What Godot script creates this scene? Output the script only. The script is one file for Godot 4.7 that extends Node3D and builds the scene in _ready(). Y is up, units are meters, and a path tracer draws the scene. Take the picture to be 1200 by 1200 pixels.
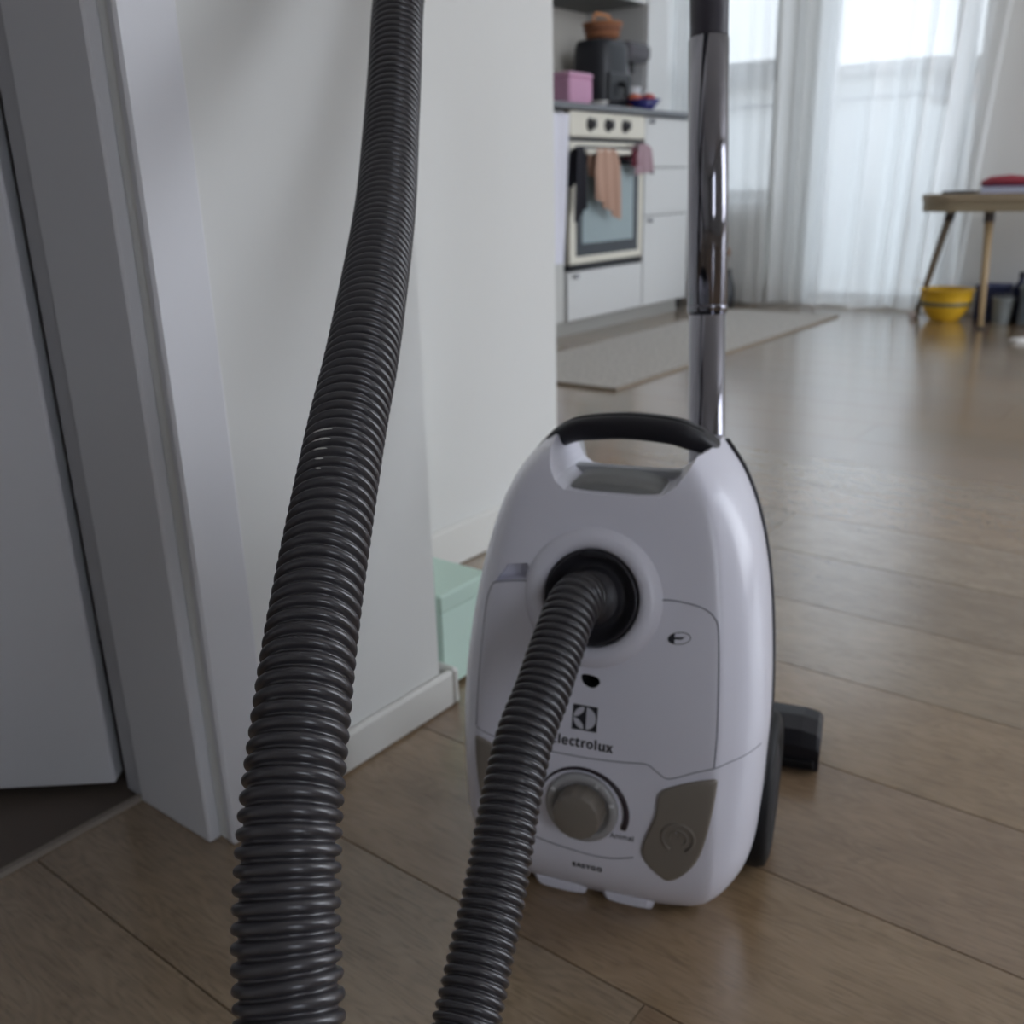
extends Node3D

# ---------------------------------------------------------------- helpers
var M := {}
var rng := RandomNumberGenerator.new()

func mat(albedo: Color, rough := 0.5, metal := 0.0, spec := 0.5) -> StandardMaterial3D:
	var m := StandardMaterial3D.new()
	m.albedo_color = albedo
	m.roughness = rough
	m.metallic = metal
	m.metallic_specular = spec
	return m

func c8(r: int, g: int, b: int) -> Color:
	return Color(r / 255.0, g / 255.0, b / 255.0)

func sfc(flat := false) -> SurfaceTool:
	var st := SurfaceTool.new()
	st.begin(Mesh.PRIMITIVE_TRIANGLES)
	st.set_smooth_group(-1 if flat else 0)
	return st

# counter-clockwise seen from outside in, Godot's clockwise out
func tri(st: SurfaceTool, a: Vector3, b: Vector3, c: Vector3) -> void:
	st.add_vertex(a); st.add_vertex(c); st.add_vertex(b)

func quad(st: SurfaceTool, a: Vector3, b: Vector3, c: Vector3, d: Vector3) -> void:
	tri(st, a, b, c); tri(st, a, c, d)

func part(called: String, mesh, material: Material, parent: Node = self, xf := Transform3D()) -> MeshInstance3D:
	var mi := MeshInstance3D.new()
	mi.name = called
	if mesh is SurfaceTool:
		mesh.generate_normals()
		mesh = mesh.commit()
	mi.mesh = mesh
	mi.material_override = material
	mi.transform = xf
	mi.cast_shadow = GeometryInstance3D.SHADOW_CASTING_SETTING_ON
	parent.add_child(mi, true)
	return mi

func tag(n: Node, label: String, category: String, group := "") -> Node:
	n.set_meta("label", label)
	n.set_meta("category", category)
	if group != "":
		n.set_meta("group", group)
	return n

func thing(called: String, label: String, category: String, at := Vector3.ZERO, turn := 0.0, group := "") -> Node3D:
	var n := Node3D.new()
	n.name = called
	n.position = at
	n.rotation.y = turn
	add_child(n, true)
	tag(n, label, category, group)
	return n

func structure(called: String, mesh, material: Material) -> MeshInstance3D:
	var n := part(called, mesh, material)
	n.set_meta("kind", "structure")
	return n

func group_structure(called: String) -> Node3D:
	var n := Node3D.new()
	n.name = called
	add_child(n, true)
	n.set_meta("kind", "structure")
	return n

# chamfered box between two corners
func cbox(st: SurfaceTool, lo: Vector3, hi: Vector3, bev := 0.002, xf := Transform3D()) -> void:
	var c := (lo + hi) / 2.0
	var h := (hi - lo) / 2.0
	var b := minf(bev, minf(h.x, minf(h.y, h.z)) * 0.9)
	var P := func(s: Vector3, axis: int) -> Vector3:
		var v := Vector3(s.x * (h.x - b), s.y * (h.y - b), s.z * (h.z - b))
		v[axis] = s[axis] * h[axis]
		return xf * (c + v)
	for axis in 3:
		var u := (axis + 1) % 3
		var w := (axis + 2) % 3
		for s in [-1.0, 1.0]:
			var q := []
			for k in [[-1, -1], [1, -1], [1, 1], [-1, 1]]:
				var v := Vector3()
				v[axis] = s; v[u] = k[0]; v[w] = k[1]
				q.append(P.call(v, axis))
			if s > 0: quad(st, q[0], q[1], q[2], q[3])
			else: quad(st, q[3], q[2], q[1], q[0])
		# edges along this axis
		for su in [-1.0, 1.0]:
			for sw in [-1.0, 1.0]:
				var e := []
				for k in [[-1, u], [1, u], [1, w], [-1, w]]:
					var v := Vector3()
					v[axis] = k[0]; v[u] = su; v[w] = sw
					e.append(P.call(v, k[1]))
				if su * sw > 0: quad(st, e[3], e[2], e[1], e[0])
				else: quad(st, e[0], e[1], e[2], e[3])
	for sx in [-1.0, 1.0]:
		for sy in [-1.0, 1.0]:
			for sz in [-1.0, 1.0]:
				var v := Vector3(sx, sy, sz)
				if sx * sy * sz > 0: tri(st, P.call(v, 0), P.call(v, 1), P.call(v, 2))
				else: tri(st, P.call(v, 2), P.call(v, 1), P.call(v, 0))

func box(lo: Vector3, hi: Vector3, bev := 0.002, xf := Transform3D()) -> SurfaceTool:
	var st := sfc(true)
	cbox(st, lo, hi, bev, xf)
	return st

# grid of points rows x cols (closed: columns wrap)
func grid(st: SurfaceTool, rows: Array, closed := true, flip := false) -> void:
	for i in rows.size() - 1:
		var a: PackedVector3Array = rows[i]
		var b: PackedVector3Array = rows[i + 1]
		var n := a.size()
		for j in (n if closed else n - 1):
			var k := (j + 1) % n
			if flip: quad(st, a[j], b[j], b[k], a[k])
			else: quad(st, a[j], a[k], b[k], b[j])

func fan(st: SurfaceTool, ring: PackedVector3Array, flip := false) -> void:
	var c := Vector3()
	for p in ring: c += p
	c /= ring.size()
	for j in ring.size():
		var k := (j + 1) % ring.size()
		if flip: tri(st, c, ring[k], ring[j])
		else: tri(st, c, ring[j], ring[k])

# profile [(r, y)] bottom to top round the y axis
func lathe(profile: Array, seg := 32, xf := Transform3D(), st: SurfaceTool = null) -> SurfaceTool:
	if st == null: st = sfc()
	var rows := []
	for p in profile:
		var ring := PackedVector3Array()
		for j in seg:
			var a := -TAU * j / seg
			ring.append(xf * Vector3(cos(a) * p[0], p[1], sin(a) * p[0]))
		rows.append(ring)
	grid(st, rows)
	return st

func frames(pts: PackedVector3Array) -> Array:
	var out := []
	var t0 := (pts[1] - pts[0]).normalized()
	var n := t0.cross(Vector3(0.31, 0.17, 0.93)).normalized()
	for i in pts.size():
		var t := (pts[mini(i + 1, pts.size() - 1)] - pts[maxi(i - 1, 0)]).normalized()
		n = (n - t * n.dot(t)).normalized()
		out.append([pts[i], t, n, t.cross(n)])
	return out

func tube(pts: PackedVector3Array, radius, seg := 16, st: SurfaceTool = null, squash := 1.0) -> SurfaceTool:
	if st == null: st = sfc()
	var rows := []
	var fr := frames(pts)
	for i in fr.size():
		var f: Array = fr[i]
		var r: float = radius[i] if radius is Array else radius
		var ring := PackedVector3Array()
		for j in seg:
			var a := TAU * j / seg
			ring.append(f[0] + f[2] * cos(a) * r + f[3] * sin(a) * r * squash)
		rows.append(ring)
	grid(st, rows)
	fan(st, rows[0], true)
	fan(st, rows[-1])
	return st

func spline(ctrl: Array, steps := 8) -> PackedVector3Array:
	var out := PackedVector3Array()
	for i in ctrl.size() - 1:
		var p0: Vector3 = ctrl[maxi(i - 1, 0)]
		var p3: Vector3 = ctrl[mini(i + 2, ctrl.size() - 1)]
		for k in steps:
			out.append(ctrl[i].cubic_interpolate(ctrl[i + 1], p0, p3, float(k) / steps))
	out.append(ctrl[-1])
	return out

func spline2(ctrl: Array, steps := 6, closed := false) -> PackedVector2Array:
	var out := PackedVector2Array()
	var n := ctrl.size()
	for i in (n if closed else n - 1):
		var p0: Vector2 = ctrl[(i - 1 + n) % n] if closed else ctrl[maxi(i - 1, 0)]
		var p1: Vector2 = ctrl[i]
		var p2: Vector2 = ctrl[(i + 1) % n]
		var p3: Vector2 = ctrl[(i + 2) % n] if closed else ctrl[mini(i + 2, n - 1)]
		for k in steps:
			out.append(p1.cubic_interpolate(p2, p0, p3, float(k) / steps))
	if not closed: out.append(ctrl[-1])
	return out

# flat polygon of the xy plane, extruded along z from z0 to z1
func prism(poly: PackedVector2Array, z0: float, z1: float, xf := Transform3D(), st: SurfaceTool = null, bev := 0.0) -> SurfaceTool:
	if st == null: st = sfc(true)
	if Geometry2D.is_polygon_clockwise(poly):
		poly = poly.duplicate(); poly.reverse()
	var front := poly
	if bev > 0.0:
		var o := Geometry2D.offset_polygon(poly, -bev)
		if o.size() == 1 and o[0].size() > 2:
			front = o[0]
			if Geometry2D.is_polygon_clockwise(front): front.reverse()
	var n := poly.size()
	var zs := z1 - bev
	for i in n:
		var a := poly[i]
		var b := poly[(i + 1) % n]
		quad(st, xf * Vector3(a.x, a.y, z0), xf * Vector3(b.x, b.y, z0), xf * Vector3(b.x, b.y, zs), xf * Vector3(a.x, a.y, zs))
	if bev > 0.0:   # sloped edge: nearest points of the inset outline
		for i in n:
			var a := poly[i]
			var b := poly[(i + 1) % n]
			var fa := nearest(front, a)
			var fb := nearest(front, b)
			quad(st, xf * Vector3(a.x, a.y, zs), xf * Vector3(b.x, b.y, zs), xf * Vector3(fb.x, fb.y, z1), xf * Vector3(fa.x, fa.y, z1))
	for side in 2:
		var pg: PackedVector2Array = front if side == 0 else poly
		var z := z1 if side == 0 else z0
		var t := Geometry2D.triangulate_polygon(pg)
		for k in range(0, t.size(), 3):
			var p := [xf * Vector3(pg[t[k]].x, pg[t[k]].y, z), xf * Vector3(pg[t[k + 1]].x, pg[t[k + 1]].y, z), xf * Vector3(pg[t[k + 2]].x, pg[t[k + 2]].y, z)]
			var ccw := (pg[t[k + 1]] - pg[t[k]]).cross(pg[t[k + 2]] - pg[t[k]]) > 0
			if ccw == (side == 0): tri(st, p[0], p[1], p[2])
			else: tri(st, p[0], p[2], p[1])
	return st

func nearest(pg: PackedVector2Array, p: Vector2) -> Vector2:
	var best := pg[0]
	for i in pg.size():
		var q := Geometry2D.get_closest_point_to_segment(p, pg[i], pg[(i + 1) % pg.size()])
		if q.distance_squared_to(p) < best.distance_squared_to(p): best = q
	return best

func circle2(r: float, n := 32, c := Vector2.ZERO, ry := -1.0) -> PackedVector2Array:
	var o := PackedVector2Array()
	for i in n:
		var a := TAU * i / n
		o.append(c + Vector2(cos(a) * r, sin(a) * (r if ry < 0 else ry)))
	return o

func text_mesh(s: String, size: float, depth: float, font_name := "Droid Sans", weight := 400) -> TextMesh:
	var f := SystemFont.new()
	f.font_names = PackedStringArray([font_name])
	f.font_weight = weight
	var t := TextMesh.new()
	t.text = s
	t.font = f
	t.font_size = 64
	t.pixel_size = size / 64.0
	t.depth = depth
	return t

func noise_tex(w: int, h: int, freq: float, lo: Color, hi: Color, sd: int, normal := false, bump := 2.0, oct := 4) -> NoiseTexture2D:
	var n := FastNoiseLite.new()
	n.seed = sd
	n.frequency = freq
	n.fractal_octaves = oct
	var t := NoiseTexture2D.new()
	t.width = w; t.height = h
	t.seamless = true
	t.noise = n
	if normal:
		t.as_normal_map = true
		t.bump_strength = bump
	else:
		var g := Gradient.new()
		g.set_color(0, lo); g.set_color(1, hi)
		t.color_ramp = g
	return t

# ---------------------------------------------------------------- the vacuum's front surface, in its own frame
const VH := [.008, .03, .06, .10, .14, .19, .25, .30, .34, .37, .39, .404, .414]
const VW := [.0912, .1150, .126, .1302, .132, .1325, .1278, .1200, .1085, .0935, .0755, .060, .051]
const VZ := [-.009, .010, .022, .0235, .0205, .0117, -.004, -.0186, -.031, -.042, -.055, -.076, -.099]
const VF := [.073, .092, .0983, .1003, .0997, .0994, .0958, .090, .0825, .0711, .0566, .0438, .0357]

func lut(h: float, ys: Array) -> float:
	if h <= VH[0]: return ys[0]
	for i in VH.size() - 1:
		if h <= VH[i + 1]:
			var u: float = (h - VH[i]) / (VH[i + 1] - VH[i])
			var i0 := maxi(i - 1, 0)
			var i3 := mini(i + 2, VH.size() - 1)
			# monotone-ish hermite
			var d: float = VH[i + 1] - VH[i]
			var m1: float = (ys[i + 1] - ys[i0]) / (VH[i + 1] - VH[i0]) * d
			var m2: float = (ys[i3] - ys[i]) / (VH[i3] - VH[i]) * d
			var u2 := u * u
			var u3 := u2 * u
			return ys[i] * (2 * u3 - 3 * u2 + 1) + m1 * (u3 - 2 * u2 + u) + ys[i + 1] * (-2 * u3 + 3 * u2) + m2 * (u3 - u2)
	return ys[-1]

func half_section(h: float) -> PackedVector2Array:
	var z := lut(h, VZ)
	var w := lut(h, VW)
	var f := lut(h, VF)
	var pts := PackedVector2Array([Vector2(0, z), Vector2(.6 * f, z - .001), Vector2(f - .008, z - .0036), Vector2(f, z - .006), Vector2(f + .005, z - .0105), Vector2(f + .5 * (w - f) + .002, z - .024), Vector2(w - .002, z - .05), Vector2(w, z - .075), Vector2(w - .002, z - .085)])
	for _k in 2:
		var q := PackedVector2Array([pts[0]])
		for i in pts.size() - 1:
			q.append(pts[i].lerp(pts[i + 1], .25)); q.append(pts[i].lerp(pts[i + 1], .75))
		q.append(pts[-1])
		pts = q
	return pts

func vz(x: float, h: float) -> float:
	var s := half_section(h)
	x = absf(x)
	for i in s.size() - 1:
		if x <= s[i + 1].x and s[i + 1].x > s[i].x:
			return lerpf(s[i].y, s[i + 1].y, (x - s[i].x) / (s[i + 1].x - s[i].x))
	return s[-1].y

func vs(x: float, h: float, lift := 0.0) -> Vector3:
	return Vector3(x, h, vz(x, h)) + vn(x, h) * lift

func vn(x: float, h: float) -> Vector3:
	var e := .004
	var dx := (vz(x + e, h) - vz(x - e, h)) / (2 * e)
	var dh := (vz(x, h + e) - vz(x, h - e)) / (2 * e)
	return Vector3(-dx, -dh, 1).normalized()

# a frame lying on the surface: x right, y up, z out
func vframe(x: float, h: float, lift := 0.0) -> Transform3D:
	var n := vn(x, h)
	var y := (Vector3.UP - n * n.y).normalized()
	return Transform3D(Basis(y.cross(n), y, n), vs(x, h, lift))

# a raised plate that follows the surface inside a closed outline
func vplate(outline: PackedVector2Array, lift: float, inset: float) -> SurfaceTool:
	var st := sfc()
	if Geometry2D.is_polygon_clockwise(outline): outline.reverse()
	var c := Vector2()
	for p in outline: c += p
	c /= outline.size()
	var rows := []
	for k in [[1.0, -.002], [1.0, lift * .6], [1.0 - inset * .4, lift * .92], [1.0 - inset, lift], [.75, lift], [.5, lift], [.25, lift], [.02, lift]]:
		var ring := PackedVector3Array()
		for p in outline:
			var q: Vector2 = c.lerp(p, k[0])
			ring.append(vs(q.x, q.y, k[1]))
		rows.append(ring)
	grid(st, rows)
	return st

func vline(pts: Array, r: float, lift := 0.0, steps := 6, seg := 8) -> SurfaceTool:
	var o := PackedVector3Array()
	for p in spline2(pts, steps): o.append(vs(p.x, p.y, lift))
	return tube(o, r, seg)

# ---------------------------------------------------------------- scene
func _ready() -> void:
	rng.seed = 7
	# --- camera, sky, lights, exposure
	var cam := Camera3D.new()
	cam.name = "camera"
	cam.position = Vector3(0, 0.595, 0)
	cam.rotation_degrees = Vector3(-18.83, 38.02, -1.53)
	cam.fov = 56.79
	cam.near = 0.02
	cam.far = 200.0
	var at := CameraAttributesPhysical.new()
	at.frustum_focal_length = 22.2
	at.frustum_focus_distance = 0.42
	at.frustum_near = 0.02
	at.frustum_far = 200.0
	at.exposure_aperture = 8.0
	cam.attributes = at
	add_child(cam)
	cam.current = true

	var we := WorldEnvironment.new()
	we.name = "world_environment"
	var env := Environment.new()
	var sky := Sky.new()
	var sm := ProceduralSkyMaterial.new()
	sm.sky_top_color = c8(206, 218, 232)
	sm.sky_horizon_color = c8(226, 234, 240)
	sm.ground_horizon_color = c8(160, 160, 158)
	sm.ground_bottom_color = c8(120, 118, 114)
	sm.sky_energy_multiplier = 1.0
	sky.sky_material = sm
	env.background_mode = Environment.BG_SKY
	env.sky = sky
	env.background_energy_multiplier = 4.1
	env.tonemap_mode = Environment.TONE_MAPPER_LINEAR
	env.tonemap_exposure = 1.0
	env.sdfgi_enabled = true
	env.ssao_enabled = true
	env.ssil_enabled = true
	we.environment = env
	add_child(we)
	# daylight that comes in through the wide side window, out of the picture on the right
	var day := AreaLight3D.new()
	day.name = "side_window_daylight"
	day.area_size = Vector2(2.2, 2.1)
	day.position = Vector3(2.36, 1.25, -3.45)
	day.rotation_degrees = Vector3(0, 90, 0)
	day.light_color = c8(240, 244, 255)
	day.light_energy = 5.6
	day.area_range = 12.0
	day.area_attenuation = 2.0
	day.shadow_enabled = true
	add_child(day)

	var day2 := AreaLight3D.new()
	day2.name = "near_side_window_daylight"
	day2.area_size = Vector2(.75, 1.5)
	day2.position = Vector3(2.36, 1.3, .75)
	day2.rotation_degrees = Vector3(0, 90, 0)
	day2.light_color = c8(236, 240, 255)
	day2.light_energy = 0.85
	day2.area_range = 12.0
	day2.area_attenuation = 2.0
	day2.shadow_enabled = true
	add_child(day2)

	materials()
	room()
	outside()
	kitchen()
	window_side()
	vacuum()
	hose_and_tube()
	mint_box()

func materials() -> void:
	M.wall = mat(c8(226, 226, 223), 0.85, 0, 0.3)
	M.ceiling = mat(c8(235, 235, 233), 0.9, 0, 0.3)
	M.trim = mat(c8(222, 222, 226), 0.45, 0, 0.45)
	M.skirting = mat(c8(228, 227, 222), 0.45, 0, 0.45)
	M.subfloor = mat(c8(40, 34, 29), 0.9)
	M.dark_floor = mat(c8(98, 88, 80), 0.6)
	M.threshold = mat(c8(150, 140, 130), 0.5)
	M.glass = mat(Color(1, 1, 1, 0.08), 0.02)
	M.glass.transparency = BaseMaterial3D.TRANSPARENCY_ALPHA
	M.frame = mat(c8(225, 228, 230), 0.4)
	M.white_plastic = mat(c8(232, 231, 242), 0.27, 0, 0.4)
	M.white_plastic.clearcoat_enabled = true
	M.white_plastic.clearcoat = 0.2
	M.white_plastic.clearcoat_roughness = 0.08
	M.light_grey = mat(c8(176, 178, 182), 0.4)
	M.latch_grey = mat(c8(134, 134, 132), 0.5)
	M.taupe = mat(c8(132, 124, 115), 0.36)
	M.black = mat(c8(22, 22, 25), 0.6, 0, 0.35)
	M.soft_black = mat(c8(30, 29, 35), 0.5, 0, 0.4)
	M.seam = mat(c8(146, 146, 158), 0.6)
	M.print = mat(c8(40, 40, 48), 0.5)
	M.hose = mat(c8(58, 56, 60), 0.28, 0, 0.6)
	M.hose_print = mat(c8(205, 202, 198), 0.5)
	M.chrome = mat(c8(134, 133, 140), 0.09, 1.0)

func plank_materials() -> Array:
	var out := []
	var n1 := FastNoiseLite.new(); n1.seed = 11; n1.frequency = 0.012; n1.fractal_octaves = 3
	var n2 := FastNoiseLite.new(); n2.seed = 23; n2.frequency = 0.05; n2.fractal_octaves = 3
	var n3 := FastNoiseLite.new(); n3.seed = 5; n3.frequency = 0.006; n3.fractal_octaves = 2
	var w := 1024
	var h := 144
	for v in 3:
		var im := Image.create(w, h, false, Image.FORMAT_RGB8)
		var rf := Image.create(w, h, false, Image.FORMAT_RGB8)
		for y in h:
			for x in w:
				var warp := n3.get_noise_2d(x * 1.2 + v * 900, y * 5.0) * 26.0
				var cath := sin((y * 0.22 + warp) * 0.9 + v)                       # cathedral growth rings
				var fibre := n2.get_noise_2d(x * 0.5 + v * 517, y * 22.0)
				var blot := n1.get_noise_2d(x * 0.9 + v * 333, y * 2.2)
				var t := clampf(0.5 + cath * 0.10 + fibre * 0.20 + blot * 0.28, 0.0, 1.0)
				var c := Color(0.495, 0.42, 0.33).lerp(Color(0.67, 0.588, 0.483), t)
				if fibre < -0.34: c = c.darkened(0.06)
				im.set_pixel(x, y, c)
				var g := clampf(0.22 - fibre * 0.015 - blot * 0.01, 0.12, 0.3)
				rf.set_pixel(x, y, Color(g, g, g))
		var tx := ImageTexture.create_from_image(im)
		var rt := ImageTexture.create_from_image(rf)
		for tint in [Color(1, 1, 1), Color(.92, .91, .90), Color(1.0, .97, .93), Color(.96, .93, .92)]:
			var m := mat(tint, 1.0, 0, 0.55)
			m.albedo_texture = tx
			m.roughness_texture = rt
			m.clearcoat_enabled = true      # the lacquer on the boards
			m.clearcoat = 1.0
			m.clearcoat_roughness = 0.22
			m.roughness_texture_channel = BaseMaterial3D.TEXTURE_CHANNEL_RED
			out.append(m)
	return out

func plank_mesh(len: float, wid: float, u0: float) -> ArrayMesh:
	# a board with eased top edges, 12 triangles and the textured top
	var st := sfc(true)
	var g := 0.00045
	var b := 0.0006
	var t := 0.012
	var x0 := g
	var x1 := len - g
	var z0 := -wid + g
	var z1 := -g
	var uv := func(p: Vector3) -> Vector2: return Vector2(u0 + p.x / 1.42, (p.z + wid) / wid)
	var q := func(a: Vector3, bb: Vector3, c: Vector3, d: Vector3) -> void:
		for p in [a, c, bb, a, d, c]:
			st.set_uv(uv.call(p)); st.add_vertex(p)
	var e := 0.00003
	var T := [Vector3(x0 + e, 0, z1 - b), Vector3(x1 - e, 0, z1 - b), Vector3(x1 - e, 0, z0 + b), Vector3(x0 + e, 0, z0 + b)]
	var E := [Vector3(x0, -b, z1), Vector3(x1, -b, z1), Vector3(x1, -b, z0), Vector3(x0, -b, z0)]
	var B := [Vector3(x0, -t, z1), Vector3(x1, -t, z1), Vector3(x1, -t, z0), Vector3(x0, -t, z0)]
	q.call(T[0], T[1], T[2], T[3])
	for i in 4:
		var k := (i + 1) % 4
		q.call(E[i], E[k], T[k], T[i])
		q.call(B[i], B[k], E[k], E[i])
	st.generate_normals()
	return st.commit()

func room() -> void:
	# --- floor of boards that run across the room
	var floor_node := structure("floor", box(Vector3(-3.0, -.10, -4.95), Vector3(2.55, -.012, 3.33), .001), M.subfloor)
	var pm := plank_materials()
	var pitch := 0.1945
	var full := 1.42
	var meshes := {}
	var joints := {0: -0.276, 1: 0.22, 2: 0.36, 3: 0.47, 4: 0.60, 5: 0.74, 6: -0.62, 7: 0.30, 8: -0.05, 10: -0.712}   # row number -> a board end seen there
	for row in range(-18, 23):
		var z1 := -0.3085 - row * pitch   # nearer edge
		var zc := z1 - pitch / 2
		if zc < -4.75 or zc > 3.2: continue
		var xmin := -0.83
		if zc < -1.41: xmin = -2.87
		elif zc < -0.743: xmin = -0.99
		var start: float = joints.get(row, fposmod(row * 0.53 + 0.31, 1.0) * full)
		while start > xmin: start -= full
		var x := start
		var k := 0
		while x < 2.4:
			var a := maxf(x, xmin)
			var e := minf(x + full, 2.4)
			if e - a > .03:
				var wid := pitch
				if zc - pitch / 2 < -4.75: wid = pitch - (-4.75 - (zc - pitch / 2))
				var u0 := float((row * 3 + k * 5) % 7) / 7.0
				var key := "%.3f_%.3f_%.2f" % [e - a, wid, u0]
				if not meshes.has(key): meshes[key] = plank_mesh(e - a, wid, u0)
				part("plank", meshes[key], pm[posmod(row * 5 + k * 7 + (row * row) % 3, pm.size())], floor_node, Transform3D(Basis(), Vector3(a, 0, z1)))
			x += full
			k += 1

	# --- walls
	var W: Material = M.wall
	var H := 2.5
	# near wall beside the door
	var st := box(Vector3(-.83, 0, -.743), Vector3(-.697, H, -.434), .0015)
	cbox(st, Vector3(-.83, 2.06, -.434), Vector3(-.697, H, .46), .0015)
	cbox(st, Vector3(-.83, 0, .46), Vector3(-.697, H, 3.2), .0015)
	cbox(st, Vector3(-1.12, 0, -.743), Vector3(-.83, H, -.60), .001)
	structure("wall_left", st, W)
	st = box(Vector3(-1.12, 0, -1.41), Vector3(-.99, H, -.743), .0015)
	cbox(st, Vector3(-3.0, 0, -1.41), Vector3(-1.12, H, -1.28), .001)
	structure("wall_recess", st, W)
	structure("wall_kitchen", box(Vector3(-3.0, 0, -4.95), Vector3(-2.87, H, -1.41), .001), mat(c8(196, 192, 184), 0.7))
	# window wall with its openings
	st = sfc(true)
	var zf := -4.75
	var zb := -4.95
	var parts := [[-2.87, -2.46, 0, H], [-2.46, -2.03, 0, .10], [-2.46, -2.03, 2.3, H], [-2.03, -1.82, 0, H], [-1.82, -1.085, 2.28, H], [-1.82, -1.085, 0, .02], [-1.085, 2.55, 0, H]]
	for p in parts:
		cbox(st, Vector3(p[0], p[2], zb), Vector3(p[1], p[3], zf), .0005)
	structure("wall_back", st, W)
	# right wall with a wide window out of the picture
	st = sfc(true)
	for p in [[-4.75, -4.6, 0, H], [-4.6, -2.3, 0, .12], [-4.6, -2.3, 2.32, H], [-2.3, .35, 0, H], [.35, 1.15, 0, .5], [.35, 1.15, 2.1, H], [1.15, 3.2, 0, H]]:
		cbox(st, Vector3(2.4, p[2], p[0]), Vector3(2.55, p[3], p[1]), .0005)
	structure("wall_right", st, W)
	structure("wall_front", box(Vector3(-.83, 0, 3.2), Vector3(2.55, H, 3.33), .001), W)
	structure("ceiling", box(Vector3(-3.0, H, -4.95), Vector3(2.55, H + .12, 3.33), .001), M.ceiling)
	# the room behind the open door
	st = box(Vector3(-2.5, 0, -.60), Vector3(-2.4, H, 1.63), .001)
	cbox(st, Vector3(-2.4, 0, -.70), Vector3(-.83, H, -.60), .001)
	cbox(st, Vector3(-2.4, 0, 1.5), Vector3(-.83, H, 1.63), .001)
	structure("wall_side_room", st, mat(c8(205, 203, 200), 0.85))
	structure("trim_1", box(Vector3(-2.4, -.012, -.60), Vector3(-.84, -.001, 1.5), .0005), M.dark_floor)
	structure("trim_2", box(Vector3(-.841, -.012, -.434), Vector3(-.829, .004, .46), .0025), M.threshold)

	# --- skirting: rounded top edge
	var sk := func(called: String, x: float, z0: float, z1: float, hh: float, wrap: bool) -> void:
		var s := sfc(true)
		cbox(s, Vector3(x - .001, 0, z1), Vector3(x + .010, hh, z0), .004)
		if wrap: cbox(s, Vector3(x - .14, 0, z1 - .0105), Vector3(x + .010, hh, z1 + .002), .004)
		structure(called, s, M.skirting)
	sk.call("baseboard_left", -.697, -.485, -.757, .048, true)
	sk.call("baseboard_recess", -.99, -.744, -1.409, .072, false)
	structure("baseboard_back", box(Vector3(-1.085, 0, -4.75), Vector3(2.4, .06, -4.738), .004), M.skirting)

	# --- the door
	var d := group_structure("door_1")
	# casing on the wall face, then the jamb set back from it
	st = box(Vector3(-.70, 0, -.4855), Vector3(-.689, 2.12, -.432), .0025)
	cbox(st, Vector3(-.70, 2.07, -.432), Vector3(-.689, 2.12, .51), .0025)
	cbox(st, Vector3(-.70, 0, .458), Vector3(-.689, 2.12, .51), .0025)
	part("casing", st, M.trim, d)
	st = box(Vector3(-.83, 0, -.434), Vector3(-.7115, 2.06, -.4205), .002)
	cbox(st, Vector3(-.83, 2.045, -.42), Vector3(-.7115, 2.06, .446), .002)
	cbox(st, Vector3(-.83, 0, .446), Vector3(-.7115, 2.06, .46), .002)
	part("jamb", st, M.trim, d)
	st = box(Vector3(-.861, 0, -.452), Vector3(-.831, 2.06, -.4235), .002)
	part("door_stop", st, mat(c8(190, 190, 194), .5), d)
	# leaf, swung into the side room about the far jamb
	var leaf := Node3D.new()
	leaf.name = "door_leaf"
	d.add_child(leaf, true)
	leaf.position = Vector3(-.863, .012, -.413)
	leaf.rotation.y = atan2(.091, -.078) - PI / 2 + PI   # leaf runs along -x of its own frame
	var lx := Vector3(-.091, 0, .078).normalized()
	leaf.basis = Basis(lx, Vector3.UP, lx.cross(Vector3.UP))
	st = box(Vector3(0, 0, -.0), Vector3(.83, 2.03, .024), .002)
	cbox(st, Vector3(.012, 0, .024), Vector3(.818, 2.03, .040), .001)
	part("door_panel", st, M.trim, leaf)
	st = lathe([[.001, 0], [.026, 0], [.026, .006], [.011, .009], [.0095, .045], [.001, .045]], 24, Transform3D(Basis(Vector3.RIGHT, -PI / 2), Vector3(.77, 1.02, -.0)))
	tube(PackedVector3Array([Vector3(.77, 1.02, -.042), Vector3(.65, 1.02, -.042)]), .009, 12, st)
	part("door_handle", st, M.chrome, leaf)

	# --- windows: frames and panes
	var win := func(called: String, x0: float, x1: float, y0: float, y1: float, bars: Array, rails: Array) -> void:
		var g := group_structure(called)
		var s := sfc(true)
		var t := .045
		var za := -4.90
		var zz := -4.83
		cbox(s, Vector3(x0, y0, za), Vector3(x0 + t, y1, zz), .004)
		cbox(s, Vector3(x1 - t, y0, za), Vector3(x1, y1, zz), .004)
		cbox(s, Vector3(x0, y0, za), Vector3(x1, y0 + t, zz), .004)
		cbox(s, Vector3(x0, y1 - t, za), Vector3(x1, y1, zz), .004)
		part("window_frame", s, M.frame, g)
		for b in bars: part("mullion", box(Vector3(b[0], y0, za), Vector3(b[1], y1, zz), .004), M.frame, g)
		for r in rails: part("transom", box(Vector3(x0, r[0], za), Vector3(x1, r[1], zz), .004), M.frame, g)
		part("pane", box(Vector3(x0 + .02, y0 + .02, -4.868), Vector3(x1 - .02, y1 - .02, -4.862), .001), M.glass, g)
	win.call("window_1", -2.46, -2.03, .10, 2.3, [], [[1.06, 1.165], [.50, .56]])
	win.call("window_2", -1.82, -1.085, .02, 2.28, [[-1.245, -1.165]], [])
	# side window
	var g := group_structure("window_3")
	var s := sfc(true)
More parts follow.
